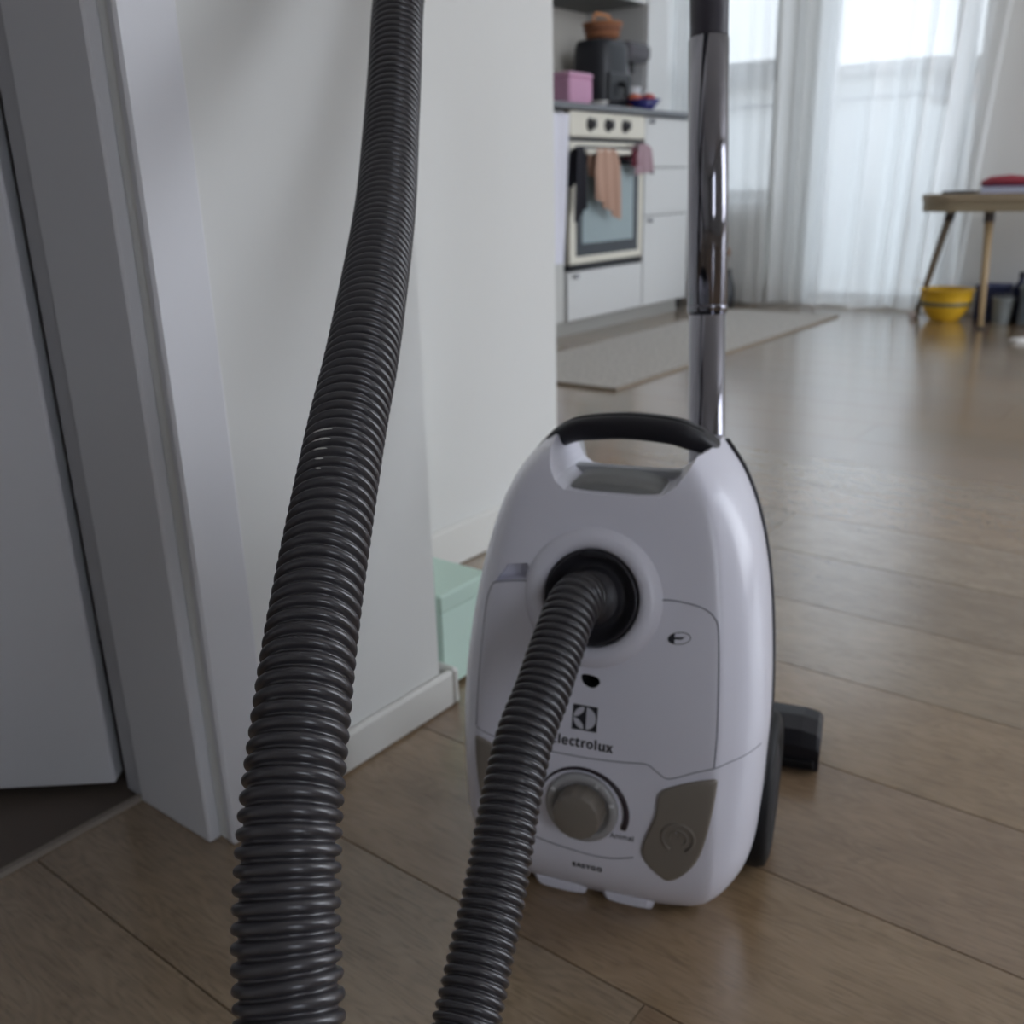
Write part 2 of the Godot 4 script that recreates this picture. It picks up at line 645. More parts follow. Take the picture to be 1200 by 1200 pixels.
	for z in [-4.6, -3.48, -2.36]:
		cbox(s, Vector3(2.45, .12, z), Vector3(2.52, 2.32, z + .06), .004)
	cbox(s, Vector3(2.45, .12, -4.6), Vector3(2.52, .18, -2.3), .004)
	cbox(s, Vector3(2.45, 2.26, -4.6), Vector3(2.52, 2.32, -2.3), .004)
	part("window_frame", s, M.frame, g)
	var g4 := group_structure("window_4")
	var s4 := sfc(true)
	for z in [.35, 1.09]: cbox(s4, Vector3(2.45, .5, z), Vector3(2.52, 2.1, z + .06), .004)
	cbox(s4, Vector3(2.45, .5, .35), Vector3(2.52, .56, 1.15), .004)
	cbox(s4, Vector3(2.45, 2.04, .35), Vector3(2.52, 2.1, 1.15), .004)
	part("window_frame", s4, M.frame, g4)
	part("pane", box(Vector3(2.482, .52, .37), Vector3(2.488, 2.08, 1.13), .001), M.glass, g4)
	part("pane", box(Vector3(2.482, .14, -4.58), Vector3(2.488, 2.3, -2.32), .001), M.glass, g)

func outside() -> void:
	var conc := mat(c8(214, 214, 212), 0.9)
	structure("trim_3", box(Vector3(-4.2, -.22, -6.3), Vector3(2.4, -.03, -4.95), .005), conc)
	var bal := thing("balcony_railing", "pale balcony parapet with a slim handrail outside the curtained window", "railing", Vector3(0, -.03, -6.2))
	for i in 6:
		part("railing_panel", box(Vector3(-4.1 + i * 1.05, .04, -.012), Vector3(-3.1 + i * 1.05, 1.02, .012), .004), mat(c8(236, 238, 238), 0.5), bal)
		part("post", box(Vector3(-4.13 + i * 1.05, 0, -.02), Vector3(-4.1 + i * 1.05, 1.08, .02), .004), M.frame, bal)
	part("handrail", box(Vector3(-4.2, 1.07, -.03), Vector3(2.2, 1.10, .03), .01), mat(c8(150, 152, 156), 0.5), bal)
	# apartment houses across the way
	var facade := mat(c8(204, 206, 206), 0.9)
	var pink := mat(c8(196, 176, 172), 0.9)
	var wnd := mat(c8(120, 128, 136), 0.2)
	var roof := mat(c8(150, 146, 144), 0.8)
	var mk := func(called: String, label: String, x0: float, x1: float, z: float, top: float, m: Material, cols: int) -> void:
		var b := thing(called, label, "building", Vector3(x0, -6, z))
		part("facade", box(Vector3(0, 0, -8), Vector3(x1 - x0, top + 6, 0), .02), m, b)
		part("roof", box(Vector3(-.2, top + 6, -8.2), Vector3(x1 - x0 + .2, top + 6.18, .25), .03), roof, b)
		for i in cols:
			for fl in 2:
				var x := (i + .5) * (x1 - x0) / cols
				part("window", box(Vector3(x - .55, top + 3.6 - fl * 3, -.05), Vector3(x + .55, top + 5.0 - fl * 3, .03), .01), wnd, b)
	mk.call("apartment_building", "pale grey apartment house with a flat roof seen through the curtain", -13.0, -4.75, -17.5, 2.25, facade, 4)
	mk.call("apartment_building", "pinkish apartment house seen at the right part of the curtain", -4.3, 4.0, -17.0, 2.15, pink, 4)
	structure("ground", box(Vector3(-60, -6.3, -80), Vector3(60, -6.0, -5.0), .05), mat(c8(120, 124, 112), 0.95))

func kitchen() -> void:
	var white := mat(c8(214, 215, 214), 0.4)
	var cream := mat(c8(226, 222, 208), 0.4)
	var dark := mat(c8(38, 38, 42), 0.35)
	var gap := mat(c8(110, 110, 108), 0.7)
	var X := -2.26
	# worktop and the units under it
	part("worktop", box(Vector3(-2.87, .885, -4.345), Vector3(-2.235, .908, -2.2), .003), mat(c8(112, 115, 120), 0.35))
	tag(get_node("worktop"), "long grey kitchen worktop over the oven and the white drawers", "worktop")
	var u := thing("base_cabinet", "plain base cabinet left of the oven behind the hanging white tea towel", "cabinet", Vector3(X, 0, -3.285))
	part("body", box(Vector3(-.60, .062, 0), Vector3(-.022, .883, 1.08), .002), gap, u)
	for i in 2:
		var dr := part("door", box(Vector3(-.02, .066, .005 + i * .54), Vector3(0, .878, .535 + i * .54), .002), mat(c8(196, 196, 192), .5), u)
		part("knob", lathe([[.001, 0], [.006, 0], [.005, .012], [.011, .016], [.011, .022], [.001, .024]], 14, Transform3D(Basis(Vector3.BACK, -PI / 2), Vector3(0, .80, .49 + i * .54))), M.chrome, dr)
	# oven
	var o := thing("oven", "built-in cream oven with three dark knobs and a glass door with towels", "oven", Vector3(X, 0, -3.91))
	part("body", box(Vector3(-.58, .268, .003), Vector3(-.03, .882, .597), .002), gap, o)
	part("control_panel", box(Vector3(-.028, .786, .004), Vector3(.004, .880, .590), .004), cream, o)
	for i in 3:
		var kx := Transform3D(Basis(Vector3.BACK, -PI / 2), Vector3(.004, .833, .445 - i * .135))
		var kn := part("knob", lathe([[.001, 0], [.026, 0], [.026, .004], [.019, .006], [.016, .024], [.001, .026]], 20, kx), dark, o)
		part("pointer", box(Vector3(.026, .8225, .4425 - i * .135), Vector3(.034, .853, .4475 - i * .135), .001), mat(c8(90, 90, 92), .4), kn)
	part("gap_strip", box(Vector3(-.03, .770, .006), Vector3(-.012, .785, .594), .001), dark, o)
	var od := part("oven_door", box(Vector3(-.026, .292, .010), Vector3(.002, .768, .590), .004), cream, o)
	part("door_glass", box(Vector3(-.004, .322, .052), Vector3(.0045, .752, .548), .002), mat(c8(46, 50, 56), 0.1), od)
	part("inner_pane", box(Vector3(.003, .372, .100), Vector3(.0062, .680, .505), .001), mat(c8(150, 165, 168), 0.15), od)
	var hb := tube(PackedVector3Array([Vector3(.045, .728, .06), Vector3(.045, .728, .54)]), .011, 14)
	for z in [.085, .515]: tube(PackedVector3Array([Vector3(0, .728, z), Vector3(.045, .728, z)]), .007, 10, hb)
	part("door_handle", hb, mat(c8(232, 228, 216), .35), od)
	part("trim_strip", box(Vector3(-.03, .270, .004), Vector3(-.006, .288, .596), .001), dark, o)
	# drawer below the oven
	var dw := thing("drawer_unit", "wide white drawer below the oven, just above the plinth", "drawer", Vector3(X, 0, -3.91))
	part("body", box(Vector3(-.57, .062, .004), Vector3(-.022, .264, .596), .002), gap, dw)
	part("drawer_front", box(Vector3(-.02, .064, .002), Vector3(0, .262, .606), .002), white, dw)
	part("knob", lathe([[.001, 0], [.006, 0], [.005, .01], [.010, .014], [.010, .02], [.001, .022]], 14, Transform3D(Basis(Vector3.BACK, -PI / 2), Vector3(0, .245, .56))), M.chrome, dw)
	# drawer unit right of it
	var du := thing("drawer_cabinet", "white three-drawer cabinet right of the oven, ending at the silver tube", "cabinet", Vector3(X, 0, -4.34))
	part("body", box(Vector3(-.58, .062, .003), Vector3(-.022, .883, .424), .002), gap, du)
	var ys := [[.064, .462], [.466, .669], [.673, .878]]
	for y in ys:
		var f := part("drawer_front", box(Vector3(-.02, y[0], .003), Vector3(0, y[1], .424), .002), white, du)
		part("knob", lathe([[.001, 0], [.006, 0], [.005, .01], [.010, .014], [.010, .02], [.001, .022]], 14, Transform3D(Basis(Vector3.BACK, -PI / 2), Vector3(0, y[1] - .018, .385))), M.chrome, f)
	part("plinth", box(Vector3(-2.45, 0, -4.30), Vector3(-2.29, .061, -2.2), .001), mat(c8(158, 157, 152), .5))
	tag(get_node("plinth"), "grey plinth board under the oven drawer and the cabinets", "plinth")
	part("plinth_end_cap", box(Vector3(-2.45, .012, -4.335), Vector3(-2.282, .060, -4.302), .001), dark)
	tag(get_node("plinth_end_cap"), "small dark end piece of the kitchen plinth beside the silver tube", "end cap")
	# tall unit on the worktop, wall cabinet above
	var tc := thing("tall_cabinet", "tall white wall cabinet in the corner right of the coffee machine", "cabinet", Vector3(-2.868, .912, -4.745))
	part("body", box(Vector3(0, 0, 0), Vector3(.33, 1.45, .375), .002), white, tc)
	part("door", box(Vector3(.332, .003, .002), Vector3(.35, 1.447, .373), .002), white, tc)
	var uc := thing("wall_cabinet", "grey underside of a wall cabinet above the coffee machine", "cabinet", Vector3(-2.868, 1.40, -4.36))
	part("body", box(Vector3(0, 0, 0), Vector3(.33, .8, 1.94), .002), gap, uc)
	for i in 3: part("door", box(Vector3(.332, .002, .004 + i * .645), Vector3(.35, .798, .643 + i * .645), .002), white, uc)

	# --- things on the worktop
	var top := .909
	var pk := thing("pink_box", "pink lidded box at the left end of the visible worktop", "box", Vector3(-2.44, top, -3.59))
	part("body", box(Vector3(-.06, 0, -.088), Vector3(.06, .115, .088), .008), mat(c8(206, 156, 186), .6), pk)
	part("lid", box(Vector3(-.063, .113, -.091), Vector3(.063, .135, .091), .008), mat(c8(214, 166, 194), .6), pk)
	# black appliance with a basket on top
	var ba := thing("air_fryer", "bulky black kitchen appliance with a brown basket on its top", "appliance", Vector3(-2.46, top, -3.865))
	var rows := []
	var prof := [[.0, .93], [.01, .99], [.05, 1.0], [.20, 1.0], [.255, .97], [.28, .88], [.286, .70]]
	for p in prof:
		var ring := PackedVector3Array()
		for j in 40:
			var a := -TAU * j / 40
			var cx := signf(cos(a)) * pow(absf(cos(a)), .55)
			var cz := signf(sin(a)) * pow(absf(sin(a)), .55)
			ring.append(Vector3(cx * .095 * p[1], p[0], cz * .116 * p[1]))
		rows.append(ring)
	var st := sfc()
	grid(st, rows); fan(st, rows[0], true); fan(st, rows[-1])
	part("body", st, mat(c8(32, 35, 42), .45), ba)
	var drw := part("drawer_front", box(Vector3(.088, .03, -.09), Vector3(.101, .15, .09), .008), mat(c8(28, 30, 36), .35), ba)
	part("handle", tube(spline([Vector3(.095, .10, 0), Vector3(.115, .105, 0), Vector3(.128, .09, 0), Vector3(.13, .055, 0)], 5), .010, 12), mat(c8(26, 28, 33), .4), drw)
	var bk := thing("basket", "small brown woven basket on top of the black appliance", "basket", Vector3(-2.46, top + .288, -3.875))
	bk.scale = Vector3(.7, .95, .68)
	part("body", lathe([[.001, 0], [.085, 0], [.10, .012], [.122, .07], [.115, .07], [.09, .01], [.001, .008]], 28), mat(c8(140, 92, 66), .8), bk)
	for i in 3:
		var rp := PackedVector3Array()
		for j in 29: rp.append(Vector3(cos(TAU * j / 28) * (.105 + i * .008), .018 + i * .024, sin(TAU * j / 28) * (.105 + i * .008)))
		part("weave_band", tube(rp, .006, 8), mat([c8(150, 98, 66), c8(122, 78, 56), c8(166, 112, 76)][i], .8), bk)
	part("handle", tube(spline([Vector3(0, .06, .115), Vector3(0, .10, .085), Vector3(0, .105, .02), Vector3(0, .105, -.02), Vector3(0, .10, -.085), Vector3(0, .06, -.115)], 6), .008, 10), mat(c8(190, 130, 84), .7), bk)
	# coffee machine
	var cm := thing("coffee_machine", "coffee machine with a dark head and a white front on the worktop", "coffee machine", Vector3(-2.58, top, -4.225))
	part("base", box(Vector3(-.14, 0, -.10), Vector3(.13, .03, .10), .006), mat(c8(190, 190, 192), .35), cm)
	part("column", box(Vector3(-.14, .03, -.10), Vector3(-.02, .24, .10), .01), mat(c8(205, 205, 210), .4), cm)
	part("front_panel", box(Vector3(-.02, .03, -.085), Vector3(.0, .235, .085), .006), mat(c8(214, 214, 218), .35), cm)
	part("head", box(Vector3(-.14, .235, -.105), Vector3(.11, .315, .105), .02), mat(c8(70, 66, 72), .4), cm)
	part("spout", lathe([[.012, 0], [.014, .04], [.018, .05]], 16, Transform3D(Basis(), Vector3(.06, .187, 0))), dark, cm)
	part("drip_tray", box(Vector3(.0, .03, -.075), Vector3(.125, .038, .075), .003), dark, cm)
	var mug := thing("mug", "white mug under the spout of the coffee machine", "mug", Vector3(-2.51, top + .039, -4.225))
	part("body", lathe([[.001, 0], [.032, 0], [.036, .004], [.038, .085], [.035, .085], [.033, .006], [.001, .005]], 28), mat(c8(226, 226, 230), .25), mug)
	part("handle", tube(spline([Vector3(.036, .068, 0), Vector3(.06, .066, 0), Vector3(.064, .04, 0), Vector3(.055, .022, 0), Vector3(.036, .02, 0)], 5), .005, 10), mat(c8(226, 226, 230), .25), mug)
	var bw := thing("blue_bowl", "dark blue bowl holding red fruit in front of the coffee machine", "bowl", Vector3(-2.33, top, -4.00))
	part("body", lathe([[.001, .0], [.045, .0], [.05, .006], [.086, .046], [.082, .046], [.045, .010], [.001, .008]], 32), mat(c8(36, 36, 110), .35), bw)
	for p in [[Vector3(.022, .041, -.02), c8(196, 84, 70), "light red fruit nearest the tube in the blue bowl"], [Vector3(-.02, .041, .036), c8(206, 112, 84), "orange fruit at the left of the blue bowl"], [Vector3(-.034, .041, -.030), c8(180, 66, 60), "dark red fruit at the back of the blue bowl"]]:
		var ap := thing("red_fruit", p[2], "fruit", bw.position + p[0], 0.0, "fruit in the blue bowl")
		part("flesh", lathe([[.001, -.028], [.014, -.031], [.028, -.020], [.033, 0], [.028, .020], [.014, .030], [.004, .026], [.001, .025]], 20), mat(p[1], .4), ap)
		part("stem", tube(PackedVector3Array([Vector3(0, .024, 0), Vector3(.003, .036, 0)]), .0015, 6), mat(c8(80, 60, 40), .8), ap)
	var ds := thing("small_dish", "small pale dish on the worktop between pink box and black appliance", "dish", Vector3(-2.30, top, -3.60))
	part("body", lathe([[.001, 0], [.025, 0], [.042, .02], [.039, .02], [.024, .005], [.001, .004]], 24), mat(c8(180, 178, 174), .4), ds)

	# --- cloths on the oven handle
	var cloth := func(called: String, label: String, cat: String, z0: float, z1: float, drop: float, m: Material, taper: float, amp: float, slant: float, rear := 0.0) -> void:
		var c := Node3D.new()
		c.name = called
		c.position = Vector3(X + .045, .728 + (.022 if cat == "oven mitt" else 0.0), (z0 + z1) / 2)
		add_child(c, true)
		tag(c, label, cat)
		var w := z1 - z0
		for side in 2:
			var s := sfc()
			var rr := []
			var dd := drop if side == 0 else (drop * .55 + rear)
			for i in 19:
				var v := i / 18.0
				var row := PackedVector3Array()
				for j in 25:
					var t := j / 24.0
					var wid := w * (1.0 - .45 * exp(-v * 5.0)) * (1.0 - taper * v)
					var fold := sin(t * 15.0 + v * 1.5 + side) * amp * (.35 + v)
					var low := dd * (1.0 + slant * (t - .5) * v)
					var back := .013 if side == 0 else -.013
					var ph := minf(v * dd / .02, 1.0)
					var yy := .014 * (1.0 - ph) if v * dd < .02 else -(v * low - .02)
					row.append(Vector3(back * ph + fold + (.004 if side == 0 else 0.0), yy, (t - .5) * wid + slant * v * .03))
				rr.append(row)
			grid(s, rr, false)
			# thickness: second skin
			var r2 := []
			for row in rr:
				var q := PackedVector3Array()
				for p in row: q.append(p + Vector3(-.003, 0, 0))
				r2.append(q)
			grid(s, r2, false, true)
			part("front_fall" if side == 0 else "back_fall", s, m, c)
	cloth.call("dish_towel", "beige pink dish towel hanging from the middle of the oven handle", "towel", -3.615, -3.395, .245, mat(c8(184, 150, 132), .9), .25, .009, -.35)
	cloth.call("dark_cloth", "black cloth hanging at the left end of the oven handle", "cloth", -3.355, -3.275, .26, mat(c8(36, 36, 44), .9), .15, .006, .2)
	cloth.call("oven_mitt", "mauve oven mitt hanging at the right end of the oven handle", "oven mitt", -3.87, -3.745, .125, mat(c8(168, 142, 150), .9), -.15, .005, .1)
	cloth.call("red_cloth", "dark red cloth tucked beside the mauve oven mitt", "cloth", -3.765, -3.70, .075, mat(c8(96, 36, 50), .9), .1, .005, .1)
	# white tea towel beside the oven
	var tt := thing("tea_towel", "white tea towel hanging below the worktop left of the oven", "towel", Vector3(X + .015, .865, -3.22))
	var s2 := sfc()
	var r1 := []
	var r3 := []
	for i in 15:
		var v := i / 14.0
		var row := PackedVector3Array()
		var row2 := PackedVector3Array()
		for j in 17:
			var t := j / 16.0
			var p := Vector3(.006 * sin(t * 11 + v * 2) + .004, -v * .56, lerpf(-.075 + .055 * v, .09, t))
			row.append(p); row2.append(p + Vector3(-.003, 0, 0))
		r1.append(row); r3.append(row2)
	grid(s2, r1, false, true); grid(s2, r3, false)
	part("cloth", s2, mat(c8(226, 226, 236), .9), tt)
	part("hook", tube(spline([Vector3(-.013, .008, 0), Vector3(.012, .006, 0), Vector3(.012, -.006, 0)], 5), .003, 8), M.chrome, tt)

	# rug
	var rug := thing("kitchen_rug", "grey woven kitchen runner on the boards in front of the oven", "rug", Vector3(-1.78, 0, -3.43))
	var rm := mat(c8(215, 210, 202), .95)
	rm.albedo_texture = noise_tex(512, 512, .05, c8(190, 190, 190), c8(255, 255, 255), 4)
	rm.uv1_triplanar = true
	rm.uv1_scale = Vector3(2, 2, 2)
	part("pile", box(Vector3(-.27, .0005, -.97), Vector3(.27, .008, .97), .003), rm, rug)
	var bd := sfc(true)
	for q in [[-.274, -.974, .274, -.966], [-.274, .966, .274, .974], [-.274, -.974, -.266, .974], [.266, -.974, .274, .974]]:
		cbox(bd, Vector3(q[0], .0006, q[1]), Vector3(q[2], .0092, q[3]), .002)
	part("border", bd, mat(c8(150, 140, 126), .9), rug)

func window_side() -> void:
	# radiator under the small window
	var r := thing("radiator", "pale radiator under the small window left of the curtain", "radiator", Vector3(-2.23, 0, -4.74))
	part("panel", box(Vector3(-.20, .09, .03), Vector3(.22, .49, .075), .008), mat(c8(206, 206, 202), .5), r)
	for i in 10: part("fin", box(Vector3(-.185 + i * .041, .11, .074), Vector3(-.165 + i * .041, .47, .077), .0015), mat(c8(210, 210, 206), .5), r)
	part("bracket", box(Vector3(-.15, 0, .0), Vector3(.17, .10, .06), .004), mat(c8(190, 190, 186), .5), r)
	part("grille", box(Vector3(-.20, .488, .002), Vector3(.22, .498, .078), .002), mat(c8(196, 196, 192), .5), r)
	var v := thing("dark_vase", "dark vase with a dry brown stem on the floor beside the silver tube", "vase", Vector3(-2.135, .0, -4.55))
	part("body", lathe([[.001, 0], [.03, 0], [.036, .006], [.040, .05], [.036, .10], [.024, .14], [.018, .165], [.022, .185], [.018, .185], [.014, .165], [.001, .15]], 24), mat(c8(52, 56, 60), .3), v)
	part("stem", tube(spline([Vector3(0, .15, 0), Vector3(-.01, .21, 0), Vector3(-.006, .25, 0)], 5), .004, 8), mat(c8(120, 90, 66), .8), v)
	part("seed_head", lathe([[.001, 0], [.012, .008], [.014, .02], [.006, .036], [.001, .04]], 14, Transform3D(Basis(), Vector3(-.006, .248, 0))), mat(c8(138, 98, 74), .9), v)

	# sheer curtain, drawn to the left at its hem
	var sheer := mat(Color(.95, .955, .95, .80), .9, 0, .1)
	sheer.transparency = BaseMaterial3D.TRANSPARENCY_ALPHA
	sheer.backlight_enabled = true
	sheer.backlight = Color(1, 1, 1)
	var cu := thing("sheer_curtain", "long white sheer curtain in slanting folds before the wide balcony window", "curtain", Vector3(0, 0, -4.66))
	var st := sfc()
	var rows := []
	for i in 41:
		var t := i / 40.0
		var y := lerpf(2.36, .012, t)
		var row := PackedVector3Array()
		var xl := lerpf(-1.99, -1.965, t)
		var xr := lerpf(-.90, -1.07, pow(t, .9))
		for j in 241:
			var u := j / 240.0
			var ph := u * 46.0 + sin(u * 9.0) * 2.2
			var f := sin(ph) * .026 + sin(ph * .37 + 1.0) * .026 + sin(ph * 2.3 + t * 1.5) * .005
			f *= lerpf(.75, 1.15, t)
			var x := lerpf(xl, xr, u) + cos(ph) * .010
			row.append(Vector3(x, y + (sin(u * 21.0) * .008 + .006 if i == 40 else 0.0), f))
		rows.append(row)
	grid(st, rows, false, true)
	part("fabric", st, sheer, cu)
	part("curtain_rod", tube(PackedVector3Array([Vector3(-2.6, 2.38, 0), Vector3(.4, 2.38, 0)]), .012, 12), mat(c8(220, 220, 220), .4), cu)
	# second sheer before the small window and the radiator
	var nt := thing("sheer_curtain", "plain white sheer curtain hanging before the small window and the radiator", "curtain", Vector3(0, 0, -4.60))
	var sheer2: StandardMaterial3D = sheer.duplicate()
	sheer2.albedo_color.a = .78
	st = sfc()
	rows = []
	for i in 21:
		var t := i / 20.0
		var row := PackedVector3Array()
		for j in 141:
			var u := j / 140.0
			row.append(Vector3(lerpf(-2.50, -1.975, u) + sin(t * 5.0 + u * 4.0) * .006, lerpf(2.36, .02 + .006 * sin(u * 19), t), sin(u * 34 + sin(u * 7) * 2.0) * .005 * (.5 + .5 * t)))
		rows.append(row)
	grid(st, rows, false, true)
	part("fabric", st, sheer2, nt)
	for i in 7: part("curtain_ring", lathe([[.014, -.002], [.017, -.002], [.017, .002], [.014, .002], [.014, -.002]], 16, Transform3D(Basis(Vector3.BACK, PI / 2), Vector3(-2.48 + i * .075, 2.372, -.060))), M.frame, nt)

	# --- low table with splayed legs
	var wood := mat(c8(158, 142, 118), .5)
	var wood2 := mat(c8(176, 152, 116), .5)
	var t := thing("low_table", "low wooden table with rounded end and splayed legs by the curtain", "table", Vector3(-.70, 0, -4.42))
	var outl := PackedVector2Array()
	for k in [[-.32, -.02, 90, 180], [-.32, .02, 180, 270], [.40, .02, 270, 360], [.40, -.02, 0, 90]]:
		for q in 9:
			var a := deg_to_rad(lerpf(k[2], k[3], q / 8.0))
			outl.append(Vector2(k[0] + cos(a) * .17, -k[1] + sin(a) * .17))
	var xf := Transform3D(Basis(Vector3.RIGHT, -PI / 2), Vector3.ZERO)
	part("table_top", prism(outl, .505, .53, xf, null, .004), wood, t)
	part("apron", prism(Geometry2D.offset_polygon(outl, -.006)[0], .462, .506, xf), mat(c8(150, 136, 112), .55), t)
	for L in [[Vector3(-.40, .465, -.10), Vector3(-.51, 0, -.13), true], [Vector3(-.21, .465, .09), Vector3(-.178, 0, .142), false], [Vector3(.40, .465, -.10), Vector3(.50, 0, -.13), true], [Vector3(.38, .465, .09), Vector3(.47, 0, .142), false]]:
		var dirv: Vector3 = (L[1] - L[0])
		var lg := part("leg", tube(PackedVector3Array([L[0], L[0] + dirv * .5, L[0] + dirv * .985]), [.017, .0145, .011], 14), mat(c8(120, 108, 92), .5) if L[2] else wood2, t)
		part("foot_cap", tube(PackedVector3Array([L[0] + dirv * .975, L[1] + Vector3(0, .003, 0)]), .0115, 12), mat(c8(50, 48, 46), .5), lg)
		part("leg_bracket", tube(PackedVector3Array([L[0], L[0] + dirv * .10]), .020, 14), mat(c8(72, 64, 62), .5), lg)
	# on the table
	var bk := thing("blue_folder", "blue-grey folder lying on the low table under the red case", "folder", Vector3(-.80, .531, -4.40), .12)
	part("cover", box(Vector3(-.16, 0, -.11), Vector3(.16, .003, .11), .001), mat(c8(150, 158, 196), .5), bk)
	part("pages", box(Vector3(-.155, .003, -.105), Vector3(.157, .022, .105), .001), mat(c8(190, 192, 206), .7), bk)
	part("front_cover", box(Vector3(-.16, .022, -.11), Vector3(.16, .025, .11), .001), mat(c8(150, 158, 196), .5), bk)
	var rd := thing("red_case", "dark red soft case lying on the blue-grey folder", "case", Vector3(-.80, .5565, -4.42), -.08)
	var rows2 := []
	for p in [[0.0, .92], [.006, 1.0], [.018, .97], [.030, .8], [.034, .4]]:
		var ring := PackedVector3Array()
		for j in 36:
			var a := -TAU * j / 36
			ring.append(Vector3(signf(cos(a)) * pow(absf(cos(a)), .6) * .175 * p[1], p[0] * (1.0 - .25 * cos(a)), signf(sin(a)) * pow(absf(sin(a)), .6) * .085 * p[1]))
		rows2.append(ring)
	st = sfc(); grid(st, rows2); fan(st, rows2[0], true); fan(st, rows2[-1])
	part("body", st, mat(c8(156, 48, 64), .6), rd)
	part("zip", tube(PackedVector3Array([Vector3(-.12, .012, .083), Vector3(.12, .010, .085)]), .002, 6), mat(c8(90, 30, 40), .5), rd)
	var ty := thing("dark_tablet", "thin dark tablet lying at the left end of the low table", "tablet", Vector3(-1.045, .531, -4.42), .1)
	part("body", box(Vector3(-.065, 0, -.09), Vector3(.065, .010, .09), .003), mat(c8(60, 62, 74), .3), ty)
	part("screen", box(Vector3(-.060, .0095, -.082), Vector3(.060, .0106, .082), .0003), mat(c8(24, 24, 30), .1), ty)
	# under the table
	var yb := thing("yellow_basin", "yellow plastic bowl with a grey band under the low table", "bowl", Vector3(-1.075, 0, -4.50))
	part("body", lathe([[.001, .0], [.055, .0], [.062, .006], [.092, .05], [.104, .095], [.106, .128], [.112, .13], [.112, .136], [.102, .136], [.099, .095], [.060, .01], [.001, .008]], 40), mat(c8(226, 178, 44), .4), yb)
	part("band", lathe([[.098, .066], [.1035, .068], [.106, .082], [.1025, .084]], 40), mat(c8(120, 112, 84), .5), yb)
	var nb := thing("navy_box", "navy blue storage box on the floor right of the yellow bowl", "box", Vector3(-.900, 0, -4.62))
	part("body", box(Vector3(-.072, 0, -.07), Vector3(.05, .135, .07), .006), mat(c8(48, 58, 96), .6), nb)
	part("lid", box(Vector3(-.075, .134, -.073), Vector3(.053, .150, .073), .004), mat(c8(56, 66, 106), .6), nb)
	var gb := thing("grey_bucket", "small light grey bucket behind the near table leg", "bucket", Vector3(-.845, 0, -4.50))
	part("body", lathe([[.001, 0], [.033, 0], [.036, .004], [.044, .10], [.047, .102], [.047, .107], [.041, .107], [.034, .008], [.001, .007]], 28), mat(c8(150, 156, 156), .5), gb)
	part("handle", tube(spline([Vector3(-.046, .10, 0), Vector3(-.035, .12, .03), Vector3(0, .125, .045), Vector3(.035, .12, .03), Vector3(.046, .10, 0)], 5), .0022, 8), mat(c8(120, 122, 124), .4), gb)
	var bt := thing("blue_bottle", "dark blue bottle standing behind the grey bucket", "bottle", Vector3(-.812, 0, -4.64))
	part("body", lathe([[.001, 0], [.027, 0], [.030, .006], [.030, .13], [.022, .155], [.012, .165], [.012, .18]], 24), mat(c8(34, 42, 84), .35), bt)
	part("cap", lathe([[.014, .176], [.014, .20], [.011, .204], [.001, .205]], 20), mat(c8(30, 32, 48), .4), bt)
	var gk := thing("grey_crate", "dark grey crate at the right edge under the low table", "crate", Vector3(-.695, 0, -4.54))
	part("body", box(Vector3(-.085, 0, -.08), Vector3(.14, .15, .08), .006), mat(c8(96, 102, 106), .6), gk)
	part("rim", box(Vector3(-.092, .148, -.087), Vector3(.147, .166, .087), .004), mat(c8(112, 118, 120), .6), gk)
	for i in 4: part("slat", box(Vector3(-.075 + i * .054, .02, .079), Vector3(-.040 + i * .054, .13, .084), .002), mat(c8(84, 90, 96), .6), gk)
	var pb := thing("white_ball", "small white ball on the floor beside the yellow bowl", "ball", Vector3(-1.20, .018, -4.47))
	part("shell", lathe([[.001, -.018], [.009, -.0156], [.0156, -.009], [.018, 0], [.0156, .009], [.009, .0156], [.001, .018]], 20), mat(c8(226, 214, 210), .5), pb)
	part("seam", lathe([[.0178, -.0015], [.0186, 0], [.0178, .0015]], 20), mat(c8(190, 170, 168), .5), pb)
	var pp := thing("white_slipper", "white slipper on the boards at the right edge of the photo", "slipper", Vector3(-.625, 0, -4.07), .9)
	part("sole", prism(spline2([Vector2(-.10, -.03), Vector2(.02, -.038), Vector2(.11, -.04), Vector2(.135, 0), Vector2(.11, .04), Vector2(.02, .036), Vector2(-.10, .03), Vector2(-.125, 0)], 4, true), .0005, .014, xf, null, .003), mat(c8(206, 204, 200), .8), pp)
	var up := []
	for i in 9:
		var row := PackedVector3Array()
		for j in 13:
			var a := PI * j / 12.0
			var x := lerpf(.0, .128, i / 8.0)
			var w := .040 * sqrt(maxf(0.02, 1.0 - pow(i / 8.0, 4.0)))
			row.append(Vector3(x, .012 + sin(a) * .036 * sqrt(maxf(.02, 1.0 - pow(i / 8.0, 3.0))), cos(a) * w))
		up.append(row)
	st = sfc(); grid(st, up, false)
	part("upper", st, mat(c8(216, 214, 212), .9), pp)

func csg_poly(pts: PackedVector2Array, z_front: float, depth: float, m: Material) -> CSGPolygon3D:
	# extrudes from z_front away from the viewer
	var p := CSGPolygon3D.new()
	p.polygon = pts
	p.mode = CSGPolygon3D.MODE_DEPTH
	p.depth = depth
	p.position.z = z_front
	p.operation = CSGShape3D.OPERATION_SUBTRACTION
	p.material = m
	return p

func shell_mesh(rings: Array) -> ArrayMesh:
	var st := sfc()
	grid(st, rings, true, true)
	st.set_smooth_group(-1)
	fan(st, rings[0], false)
	fan(st, rings[-1], true)
	st.generate_normals()
	return st.commit()

